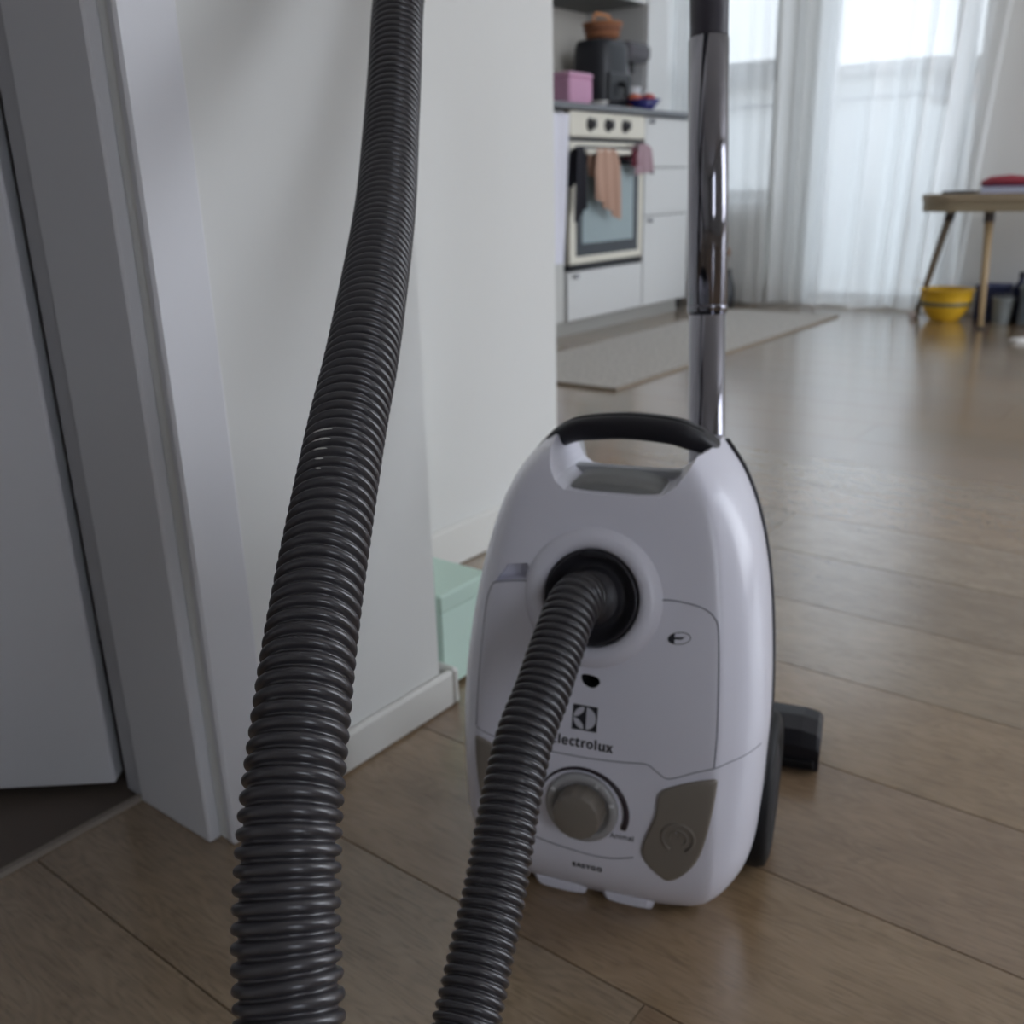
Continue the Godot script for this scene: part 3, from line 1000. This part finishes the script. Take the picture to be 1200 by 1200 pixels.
func vacuum() -> void:
	var v := thing("vacuum_cleaner", "white upright-parked canister vacuum cleaner with grey dial standing on the boards", "vacuum cleaner", Vector3(-.3647, 0, -.5693), deg_to_rad(17.05))
	# front shell
	var rings := []
	var rear := []
	var n := 64
	for i in n + 1:
		var h := lerpf(VH[0], VH[-1], i / float(n))
		var hs := half_section(h)
		var ring := PackedVector3Array()
		for p in hs: ring.append(Vector3(p.x, h, p.y))
		var zb := hs[-1].y
		var wb := hs[-1].x
		# close along the back
		for k in range(hs.size() - 1, 0, -1):
			var p := hs[k]
			if k == hs.size() - 1: continue
		var back := PackedVector3Array()
		back.append(Vector3(wb * .5, h, zb))
		back.append(Vector3(-wb * .5, h, zb))
		ring.append_array(back)
		for k in range(hs.size() - 1, 0, -1): ring.append(Vector3(-hs[k].x, h, hs[k].y))
		rings.append(ring)
		# rear shell
		var rr := PackedVector3Array()
		var d := .105 * (1.0 - .78 * pow(i / float(n), 2.2)) * (.80 + .2 * minf(1.0, i / 8.0))
		var wr := wb * .985
		for k in 33:
			var a := PI * k / 32.0
			rr.append(Vector3(cos(a) * wr * (1.0 if absf(cos(a)) > .999 else pow(absf(cos(a)), .0)) if k == 0 or k == 32 else signf(cos(a)) * pow(absf(cos(a)), .5) * wr, h, zb + .0015 - pow(sin(a), .5) * d if k > 0 and k < 32 else zb + .0015))
		rear.append(rr)
	var U := PackedVector2Array([Vector2(-.110, .440), Vector2(-.088, .4000), Vector2(-.0588, .3970), Vector2(-.0560, .3890), Vector2(-.0526, .3797), Vector2(-.0470, .371), Vector2(-.0378, .3655), Vector2(-.0200, .3643), Vector2(.0205, .3643), Vector2(.0400, .3660), Vector2(.0500, .3725), Vector2(.0580, .3840), Vector2(.0622, .3920), Vector2(.088, .3940), Vector2(.110, .440)])
	var body := CSGCombiner3D.new()
	body.name = "front_shell"
	var bm := CSGMesh3D.new()
	bm.mesh = shell_mesh(rings)
	bm.material = M.white_plastic
	body.add_child(bm)
	body.add_child(csg_poly(U, .05, .30, M.white_plastic))
	# finger grip above the left corner of the lid, release slot, hose port
	var grip := csg_poly(PackedVector2Array([Vector2(-.0925, .2868), Vector2(-.0815, .3030), Vector2(-.0640, .3065), Vector2(-.0590, .2945)]), .05, .084, M.white_plastic)
	body.add_child(grip)
	var slot := csg_poly(spline2([Vector2(-.0105, .2262), Vector2(.0010, .2262), Vector2(.0045, .2215), Vector2(-.0010, .2168), Vector2(-.0088, .2195)], 4, true), .05, .065, M.black)
	body.add_child(slot)
	var hole := CSGCylinder3D.new()
	hole.radius = .039; hole.height = .06; hole.sides = 48
	var pf := vframe(-.0080, .2862)
	hole.transform = Transform3D(Basis(pf.basis.x, pf.basis.z, -pf.basis.y), pf.origin)
	hole.operation = CSGShape3D.OPERATION_SUBTRACTION
	hole.material = M.black
	body.add_child(hole)
	v.add_child(body, true)
	# rear shell with the grip opening cut through
	var rb := CSGCombiner3D.new()
	rb.name = "rear_shell"
	var rmh := CSGMesh3D.new()
	rmh.mesh = shell_mesh(rear)
	rmh.material = M.soft_black
	rb.add_child(rmh)
	var rcut := csg_poly(PackedVector2Array([Vector2(-.140, .60), Vector2(-.088, .4000), Vector2(-.0588, .3970), Vector2(-.0565, .3870), Vector2(-.0535, .3755), Vector2(-.0430, .3672), Vector2(-.010, .3655), Vector2(.042, .3655), Vector2(.0505, .373), Vector2(.0580, .3840), Vector2(.0622, .3920), Vector2(.088, .3940), Vector2(.140, .60)]), .05, .45, M.light_grey)
	rcut.rotation.x = -.45   # the ledge falls away to the back
	var piv := Vector3(0, .366, -.112)
	rcut.position = piv - rcut.basis * (piv - Vector3(0, 0, .05))
	rb.add_child(rcut)
	v.add_child(rb, true)
	# dark parting line between the shells
	var pl := PackedVector3Array()
	for s in [1.0, -1.0]:
		var seq := range(2, n - 3) if s > 0 else range(n - 4, 1, -1)
		if s < 0:
			part("parting_seam", tube(pl, .0032, 8), M.soft_black, v)
			pl = PackedVector3Array()
		for i in seq:
			var h := lerpf(VH[0], VH[-1], i / float(n))
			var hs := half_section(h)
			pl.append(Vector3(s * (hs[-1].x - .0006), h, hs[-1].y - .002))
	part("parting_seam", tube(pl, .0032, 8), M.soft_black, v)
	# handle
	var hp := spline([Vector3(-.0680, .3850, -.112), Vector3(-.0610, .3920, -.108), Vector3(-.046, .4000, -.103), Vector3(-.027, .4040, -.101), Vector3(.002, .4062, -.102), Vector3(.036, .4042, -.102), Vector3(.053, .3985, -.105), Vector3(.0640, .3915, -.112), Vector3(.0700, .3835, -.121)], 6)
	var st := sfc()
	var rows := []
	for i in hp.size():
		var t := (hp[mini(i + 1, hp.size() - 1)] - hp[maxi(i - 1, 0)]).normalized()
		var up := Vector3(-t.y, t.x, 0)
		var ring := PackedVector3Array()
		for j in 24:
			var a := TAU * j / 24
			var ex := signf(cos(a)) * pow(absf(cos(a)), .7)
			var ey := signf(sin(a)) * pow(absf(sin(a)), .7)
			var tp := .86 + .14 * sin(PI * i / float(hp.size() - 1))
			ring.append(hp[i] + up * ey * .0104 * tp + Vector3(0, 0, 1) * ex * .0165 * tp)
		rows.append(ring)
	grid(st, rows, true, true); fan(st, rows[0]); fan(st, rows[-1], true)
	var hd := part("handle", st, M.soft_black, v)
	part("grip_rib", tube(PackedVector3Array(Array(hp).slice(8, hp.size() - 8).map(func(p): return p + Vector3(0, .0099, .004))), .0012, 8), M.black, hd)
	# back wall and ledge of the grip recess, with the latch
	part("grip_ledge", box(Vector3(-.052, .340, -.110), Vector3(.052, .3705, -.0925), .004), M.light_grey, v)
	var lt := sfc()
	var lo := spline2([Vector2(-.037, .353), Vector2(-.0355, .3665), Vector2(-.030, .3705), Vector2(-.010, .3735), Vector2(.016, .3725), Vector2(.031, .3695), Vector2(.0385, .365), Vector2(.040, .353)], 4)
	prism(lo, -.085, -.0485, Transform3D(), lt, .003)
	part("latch", lt, M.latch_grey, v)

	# collar round the hose port
	var cf := Transform3D(Basis(pf.basis.x, pf.basis.z, -pf.basis.y), pf.origin)
	part("port_collar", lathe([[.062, -.012], [.0585, -.004], [.0550, .0015], [.0520, .0048], [.0485, .0065], [.0445, .0066], [.0410, .0050], [.0392, .001], [.0385, -.02]], 64, cf), M.white_plastic, v)
	var cn := part("hose_connector", lathe([[.0384, -.02], [.0384, .0030], [.0374, .0046], [.0360, .0042], [.0335, .0010], [.0300, -.004], [.0262, -.0075], [.0240, -.0075], [.0228, .000], [.0215, .004], [.001, .004]], 64, cf), mat(c8(50, 49, 54), .45), v)
	part("release_tab", box(Vector3(-.010, -.0015, -.004), Vector3(.010, .0035, .003), .001, Transform3D(pf.basis, pf.origin + pf.basis.y * .0335 + pf.basis.z * .003)), M.soft_black, cn)

	# seams of the bag lid
	part("lid_seam", vline([Vector2(.0443, .2898), Vector2(.0541, .2912), Vector2(.0671, .2902), Vector2(.0801, .2872), Vector2(.0888, .281), Vector2(.0928, .2696), Vector2(.0962, .2314), Vector2(.0982, .1928), Vector2(.0980, .1668)], .00075, -.0002), M.seam, v)
	part("lid_seam", vline([Vector2(-.0042, .2400), Vector2(.0060, .2402), Vector2(.0160, .2434), Vector2(.0275, .2515), Vector2(.0355, .2610), Vector2(.0398, .2705), Vector2(.0423, .283), Vector2(.0443, .2898)], .00075, -.0002), M.seam, v)
	part("lid_seam", vline([Vector2(-.1015, .165), Vector2(-.0700, .1600), Vector2(-.0373, .1595), Vector2(-.0008, .1599), Vector2(.0272, .1614), Vector2(.0456, .1631), Vector2(.0546, .1583), Vector2(.0615, .1543), Vector2(.0681, .1553), Vector2(.084, .1622), Vector2(.0982, .1668), Vector2(.112, .1695), Vector2(.1285, .1702)], .00065, -.0002), M.seam, v)
	part("lid_seam", vline([Vector2(-.0500, .262), Vector2(-.0525, .277), Vector2(-.0570, .2885), Vector2(-.0620, .2925), Vector2(-.0895, .2876), Vector2(-.0971, .2806), Vector2(-.1010, .2662), Vector2(-.1018, .2374), Vector2(-.1022, .2078), Vector2(-.1020, .166)], .00075, -.0002), M.seam, v)
	part("curved_groove", vline([Vector2(-.0700, .083), Vector2(-.0442, .0771), Vector2(-.0234, .0737), Vector2(.0045, .0715), Vector2(.0226, .0729), Vector2(.0386, .078)], .0008, -.0003), M.seam, v)

	# pedals
	var ped := [Vector2(.0984, .1584), Vector2(.1003, .153), Vector2(.0986, .1318), Vector2(.0951, .1071), Vector2(.0894, .0866), Vector2(.0783, .0701), Vector2(.0674, .0621), Vector2(.0596, .0665), Vector2(.049, .0769), Vector2(.0455, .0892), Vector2(.0503, .1066), Vector2(.0555, .1228), Vector2(.0567, .1384), Vector2(.0621, .1456), Vector2(.0813, .1542)]
	for s in [1.0, -1.0]:
		var ol := PackedVector2Array()
		for q in spline2(ped, 3, true): ol.append(Vector2(q.x * s, q.y))
		var pd := part("pedal", vplate(ol, .0032, .10), M.taupe, v)
		if s > 0: pd.set_meta("label", "taupe foot pedal with a raised round symbol")
		var c := Vector2(.0742 * s, .1062)
		var f := vframe(c.x, c.y, .0033)
		for k in [[.0125, .0014, 300.0], [.0068, .0012, 250.0]]:
			var rp := PackedVector3Array()
			for j in 33:
				var a := deg_to_rad(-60 + k[2] * j / 32.0)
				rp.append(f * Vector3(cos(a) * k[0], sin(a) * k[0], 0))
			part("symbol", tube(rp, k[1], 8), M.taupe, pd)
		part("symbol", tube(PackedVector3Array([f * Vector3(0, .001, 0), f * Vector3(.003, .006, 0)]), .0009, 8), M.taupe, pd)

	# dial
	var df := vframe(-.0050, .1165)
	var dxf := Transform3D(Basis(df.basis.x, df.basis.z, -df.basis.y), df.origin)
	var dial := Node3D.new()
	dial.name = "suction_dial"
	v.add_child(dial, true)
	part("dial_ring", lathe([[.0305, -.002], [.0305, .0022], [.0292, .0036], [.0255, .0042], [.0235, .0030], [.0225, .001], [.001, .001]], 48, dxf), mat(c8(168, 167, 168), .14, 0, .8), dial)
	var kr := []
	for k in [[1.02, .000], [1.0, .003], [.97, .0150], [.93, .0172], [.88, .0178], [.3, .0182], [.01, .0182]]:
		var ring := PackedVector3Array()
		for j in 96:
			var a := -TAU * j / 96
			var r: float = .0205 * k[0] * (1.0 + (.018 * cos(a * 14) if k[0] > .9 else 0.0))
			ring.append(dxf * Vector3(cos(a) * r, k[1], sin(a) * r))
		kr.append(ring)
	st = sfc(); grid(st, kr)
	part("dial_knob", st, M.taupe, dial)
	var arc := PackedVector3Array()
	var arr := []
	for j in 41:
		var a := deg_to_rad(lerpf(168, -20, j / 40.0))
		var p2 := Vector2(-.0050 + cos(a) * .0372, .1155 + sin(a) * .0345)
		arc.append(vs(p2.x, p2.y, .0002))
		arr.append(lerpf(.0007, .0027, j / 40.0))
	part("power_scale", tube(arc, arr, 10), mat(c8(44, 32, 40), .4), dial)
	for a in [150, 60, 18]:
		var ca := deg_to_rad(a)
		part("highlight_notch", box(Vector3(-.0016, -.0010, 0), Vector3(.0016, .0030, .0007), .0003, df * Transform3D(Basis(Vector3.BACK, ca - PI / 2), Vector3(cos(ca) * .0262, sin(ca) * .0262, .0038))), mat(c8(206, 206, 208), .3), dial)

	# printing: emblem, name and the small words
	var put := func(called: String, s: String, x: float, h: float, size: float, weight := 400) -> void:
		var f := vframe(x, h, .0002)
		part(called, text_mesh(s, size, .0004, "Droid Sans", weight), M.print, v, f)
	put.call("lettering", "Electrolux", -.0075, .1715, .0108, 600)
	put.call("lettering", "EASYGO", -.0010, .0570, .0070, 600)
	put.call("lettering", "Animal", .0290, .0955, .0058, 500)
	var ef := vframe(-.0058, .1922, .0002)
	var em := part("emblem", prism(PackedVector2Array([Vector2(-.0103, -.0103), Vector2(.0103, -.0103), Vector2(.0103, .0103), Vector2(-.0103, .0103)]), -.001, .0003, ef), M.print, v)
	var light := mat(c8(206, 206, 216), .4)
	var R := .0094
	var lobe := PackedVector2Array()
	for j in 17:
		var a := deg_to_rad(lerpf(94, 177, j / 16.0))
		lobe.append(Vector2(cos(a), sin(a)) * R)
	for j in 17:
		var x := lerpf(-.97, -.10, j / 16.0)
		lobe.append(Vector2(x, .05 + .70 * pow((x + .97) / .95, 2.2)) * R)
	var lobe2 := PackedVector2Array()
	for p in lobe: lobe2.append(Vector2(p.x, -p.y))
	var dee := PackedVector2Array()
	for j in 21:
		var a := deg_to_rad(lerpf(-82, 82, j / 20.0))
		dee.append(Vector2(cos(a), sin(a)) * R)
	for lp in [lobe, lobe2, dee]: part("emblem_mark", prism(lp, .0, .0006, ef), light, em)
	var lf := vframe(.0640, .2635, .0002)
	var leafp := PackedVector3Array()
	for j in 33:
		var a := TAU * j / 32.0
		leafp.append(lf * Vector3(cos(a) * .0085, sin(a) * .0046 + cos(a) * .0012, 0))
	var ic := part("icon_ring", tube(leafp, .0003, 6), M.print, v)
	var cres := PackedVector2Array()
	for j in 13:
		var a := deg_to_rad(lerpf(115, 245, j / 12.0))
		cres.append(Vector2(cos(a) * .0085, sin(a) * .0046 + cos(a) * .0012))
	part("icon_fill", prism(cres, 0, .0004, lf), M.print, ic)
	part("icon_fill", prism(PackedVector2Array([Vector2(-.005, -.0012), Vector2(.002, -.0006), Vector2(.0055, .0030), Vector2(.0035, .0014), Vector2(-.004, .0006)]), 0, .0004, lf), M.print, ic)

	# bottom lip with its two rounded feet, wheels, base
	for fx in [[-.062, -.008], [.0, .052]]:
		var pg := spline2([Vector2(fx[0], .020), Vector2(fx[0] + .006, .004), Vector2(fx[0] + .016, .0005), Vector2(fx[1] - .012, .0005), Vector2(fx[1] - .003, .004), Vector2(fx[1], .020)], 5)
		part("front_lip", prism(pg, -.055, -.003, Transform3D(), null, .006), M.white_plastic, v)
	part("base_plate", box(Vector3(-.084, .002, -.175), Vector3(.084, .014, -.02), .004), M.black, v)
	for s in [1.0, -1.0]:
		var wx := Transform3D(Basis(Vector3.BACK, -PI / 2 * s), Vector3(.1165 * s, .0705, -.119))
		var wh := part("wheel", lathe([[.001, -.012], [.064, -.012], [.069, -.008], [.0705, -.002], [.0705, .012], [.068, .018], [.060, .021], [.050, .0195], [.046, .016], [.001, .016]], 48, wx), M.black, v)
		part("hub_cap", lathe([[.044, .014], [.043, .0185], [.030, .021], [.001, .022]], 40, wx), mat(c8(40, 40, 44), .6, 0, .35), wh)

func hose_and_tube() -> void:
	# --- telescopic tube with floor head behind the cleaner
	var a := Vector3(-.3700, .085, -.7900)
	var T0 := Vector3(-.4056, .3693, -.8324)
	var T1 := Vector3(-.4504, .7203, -.8957)
	var dir := (T1 - T0).normalized()
	var foot := T0 - dir * .30
	var tb := thing("suction_tube", "shiny chrome suction tube standing upright behind the vacuum cleaner", "tube", Vector3(foot.x, 0, foot.z))
	var off := tb.position
	var mk := func(p: Vector3) -> Vector3: return p - off
	part("lower_tube", tube(PackedVector3Array([mk.call(foot), mk.call(T0 + dir * .118)]), .0176, 40), M.chrome, tb)
	part("upper_tube", tube(PackedVector3Array([mk.call(T0 + dir * .11), mk.call(T1 + dir * .002)]), .0190, 40), M.chrome, tb)
	part("slide_collar", tube(PackedVector3Array([mk.call(T0 + dir * .112), mk.call(T0 + dir * .116)]), .0192, 40), M.chrome, tb)
	# hose handle on top of the tube, bent over towards the hose
	var hb := T1 + dir * .30
	# --- floor head
	var fh := thing("floor_nozzle", "black floor nozzle on the boards behind the right wheel", "nozzle", Vector3(-.3647, 0, -.5693), deg_to_rad(17.05))
	var st := sfc()
	var rows := []
	for k in [[-.100, .70], [-.095, 1.0], [.150, 1.0], [.166, .92], [.170, .80]]:
		var ring := PackedVector3Array()
		for p in [[-.350, .003], [-.350, .020], [-.330, .040], [-.300, .046], [-.272, .044], [-.262, .030], [-.262, .003]]:
			ring.append(Vector3(k[0], .003 + (p[1] - .003) * k[1], -.305 + (p[0] + .305) * lerpf(.9, 1.0, k[1])))
		rows.append(ring)
	st.set_smooth_group(-1)
	grid(st, rows); fan(st, rows[0], true); fan(st, rows[-1])
	part("body", st, M.soft_black, fh)
	part("top_cover", box(Vector3(-.055, .040, -.325), Vector3(.115, .058, -.275), .008), M.black, fh)
	part("bumper_strip", box(Vector3(-.098, .006, -.264), Vector3(.166, .016, -.258), .002), M.black, fh)
	part("sole", box(Vector3(-.092, .0005, -.345), Vector3(.160, .006, -.268), .001), mat(c8(90, 90, 92), .6), fh)
	part("neck", tube(spline([Vector3(.030, .045, -.300), Vector3(.040, .075, -.285), Vector3(.052, .105, -.262)], 6), .021, 24), M.black, fh)

	# --- hose: one run from the port to the floor loop and up to the handle
	var vt := Transform3D(Basis(Vector3.UP, deg_to_rad(17.05)), Vector3(-.3647, 0, -.5693))
	var pf := vframe(-.0080, .2862)
	var port := vt * (pf.origin - pf.basis.y * .001 - pf.basis.x * .004 - pf.basis.z * .004)
	var ctrl := [port, vt * (pf.origin + pf.basis.z * .022 - pf.basis.y * .0035 - pf.basis.x * .0075), Vector3(-.3655, .2630, -.5105), Vector3(-.3590, .2500, -.4890),
		Vector3(-.3510, .2305, -.4556), Vector3(-.3364, .2007, -.4179), Vector3(-.3222, .1718, -.3857), Vector3(-.3092, .1466, -.3527), Vector3(-.2969, .1244, -.3219),
		Vector3(-.278, .085, -.268), Vector3(-.256, .053, -.214), Vector3(-.232, .036, -.160), Vector3(-.208, .040, -.105), Vector3(-.190, .070, -.062), Vector3(-.182, .115, -.050), Vector3(-.184, .165, -.062), Vector3(-.193, .210, -.088), Vector3(-.208, .250, -.118), Vector3(-.223, .279, -.142),
		Vector3(-.2370, .3035, -.1606), Vector3(-.2480, .3223, -.1709), Vector3(-.2589, .3419, -.1829), Vector3(-.2698, .3618, -.1964), Vector3(-.2825, .3810, -.2136), Vector3(-.2973, .4010, -.2334), Vector3(-.3153, .4210, -.2575),
		Vector3(-.3390, .4481, -.2910), Vector3(-.3684, .4784, -.3321), Vector3(-.4023, .5141, -.3814), Vector3(-.4771, .5815, -.4795), Vector3(-.5293, .6398, -.5444), Vector3(-.5622, .6890, -.5869), Vector3(-.5921, .7416, -.6265),
		Vector3(-.606, .790, -.657), Vector3(-.606, .838, -.692), Vector3(-.592, .880, -.735), Vector3(-.566, .905, -.785), Vector3(-.535, .908, -.832)]
	var raw := spline(ctrl, 12)
	for _k in 6:   # even out the bends
		var q := raw.duplicate()
		for i in range(1, raw.size() - 1): q[i] = (raw[i - 1] + raw[i] * 2 + raw[i + 1]) / 4
		raw = q
	var cv := Curve3D.new()
	cv.bake_interval = .004
	for p in raw: cv.add_point(p)
	var total := cv.get_baked_length()
	var pitch := .0066
	var nr := int(total / pitch)
	var prof := [[0.0, .01800], [.10, .01810]]
	for u in [.14, .20, .29, .39, .50, .61, .71, .80, .86]: prof.append([u, .0182 + .0026 * sqrt(1.0 - pow((u - .5) / .37, 2.0))])
	prof.append([.90, .01810])
	var P := PackedVector3Array()
	var R := []
	var along := []
	for i in nr:
		for k in prof:
			P.append(cv.sample_baked((i + k[0]) * pitch, true))
			R.append(k[1])
	var fr := frames(P)
	var seg := 40
	var hose := thing("vacuum_hose", "long dark grey corrugated hose looping from the vacuum cleaner past the camera", "hose")
	var am := ArrayMesh.new()
	var vert := PackedVector3Array()
	var nor := PackedVector3Array()
	var idx := PackedInt32Array()
	for i in fr.size():
		var f: Array = fr[i]
		var r: float = R[i]
		var i0 := maxi(i - 1, 0)
		var i1 := mini(i + 1, fr.size() - 1)
		var dl := P[i1].distance_to(P[i0])
		var slope: float = (R[i1] - R[i0]) / maxf(dl, 1e-5)
		for j in seg:
			var an := TAU * j / seg
			var o: Vector3 = f[2] * cos(an) + f[3] * sin(an)
			vert.append(f[0] + o * r)
			nor.append((o - f[1] * slope).normalized())
		if i > 0:
			for j in seg:
				var k := (j + 1) % seg
				var A := (i - 1) * seg + j
				var B := (i - 1) * seg + k
				var C := i * seg + k
				var D := i * seg + j
				idx.append_array(PackedInt32Array([A, C, B, A, D, C]))
	var arr := []
	arr.resize(Mesh.ARRAY_MAX)
	arr[Mesh.ARRAY_VERTEX] = vert
	arr[Mesh.ARRAY_NORMAL] = nor
	arr[Mesh.ARRAY_INDEX] = idx
	am.add_surface_from_arrays(Mesh.PRIMITIVE_TRIANGLES, arr)
	part("corrugated_wall", am, M.hose, hose)
	# pale scuffs across a few ribs
	var eye := Vector3(0, .595, 0)
	var target := Vector3(-.3500, .4600, -.3070)
	var best := 0
	for i in P.size():
		if P[i].distance_to(target) < P[best].distance_to(target): best = i
	best = int(best / prof.size()) * prof.size() + 6
	for k in 5:
		var i := best + (2 - k) * prof.size()
		var f: Array = fr[i]
		var to: Vector3 = (eye - f[0])
		var phi := atan2(to.dot(f[3]), to.dot(f[2]))
		var left: Vector3 = Vector3(-.793, .025, .609)
		var sgn := signf((f[3] * cos(phi) - f[2] * sin(phi)).dot(left))
		var ln: float = [.55, .5, .36, .24, .14][k]
		var c := PackedVector3Array()
		var rr := []
		for j in 13:
			var an := phi + sgn * (.62 - k * .03 - ln / 2 + ln * j / 12.0)
			c.append(f[0] + (f[2] * cos(an) + f[3] * sin(an)) * .02072 + f[1] * (.0004 * (j - 6) / 6.0))
			rr.append(.0005 * sqrt(maxf(.05, 1.0 - pow((j - 6) / 6.0, 2))))
		part("scuff", tube(c, rr, 6), M.hose_print, hose)
	# handle: dark bent pipe from the tube to the hose end
	var hd := thing("hose_handle", "dark bent hose handle plugged on top of the chrome tube", "handle", T1)
	var hp := spline([T1 - dir * .004, T1 + dir * .05, T1 + dir * .10, T1 + dir * .145 + Vector3(-.004, 0, .002), Vector3(-.495, .898, -.893), Vector3(-.535, .908, -.832), Vector3(-.546, .908, -.815)], 8)
	var lp := PackedVector3Array()
	for p in hp: lp.append(p - T1)
	var rad := []
	for i in lp.size(): rad.append(lerpf(.0176, .0225, i / float(lp.size())))
	part("bent_pipe", tube(lp, rad, 32), mat(c8(52, 48, 58), .5), hd)
	part("collar", tube(PackedVector3Array([Vector3.ZERO - dir * .004, dir * .003]), .0186, 32), M.soft_black, hd)

func mint_box() -> void:
	var m := mat(c8(208, 234, 222), .6)
	var b := thing("mint_box", "mint green storage box on the floor behind the wall corner", "box", Vector3(-.845, 0, -.812))
	part("body", box(Vector3(-.128, .006, -.045), Vector3(.130, .112, .044), .003), m, b)
	part("lid", box(Vector3(-.132, .110, -.049), Vector3(.134, .135, .048), .003), mat(c8(202, 228, 215), .6), b)
	for x in [-.11, .10]:
		for z in [-.034, .030]: part("foot", box(Vector3(x, 0, z), Vector3(x + .02, .007, z + .012), .001), M.black, b)
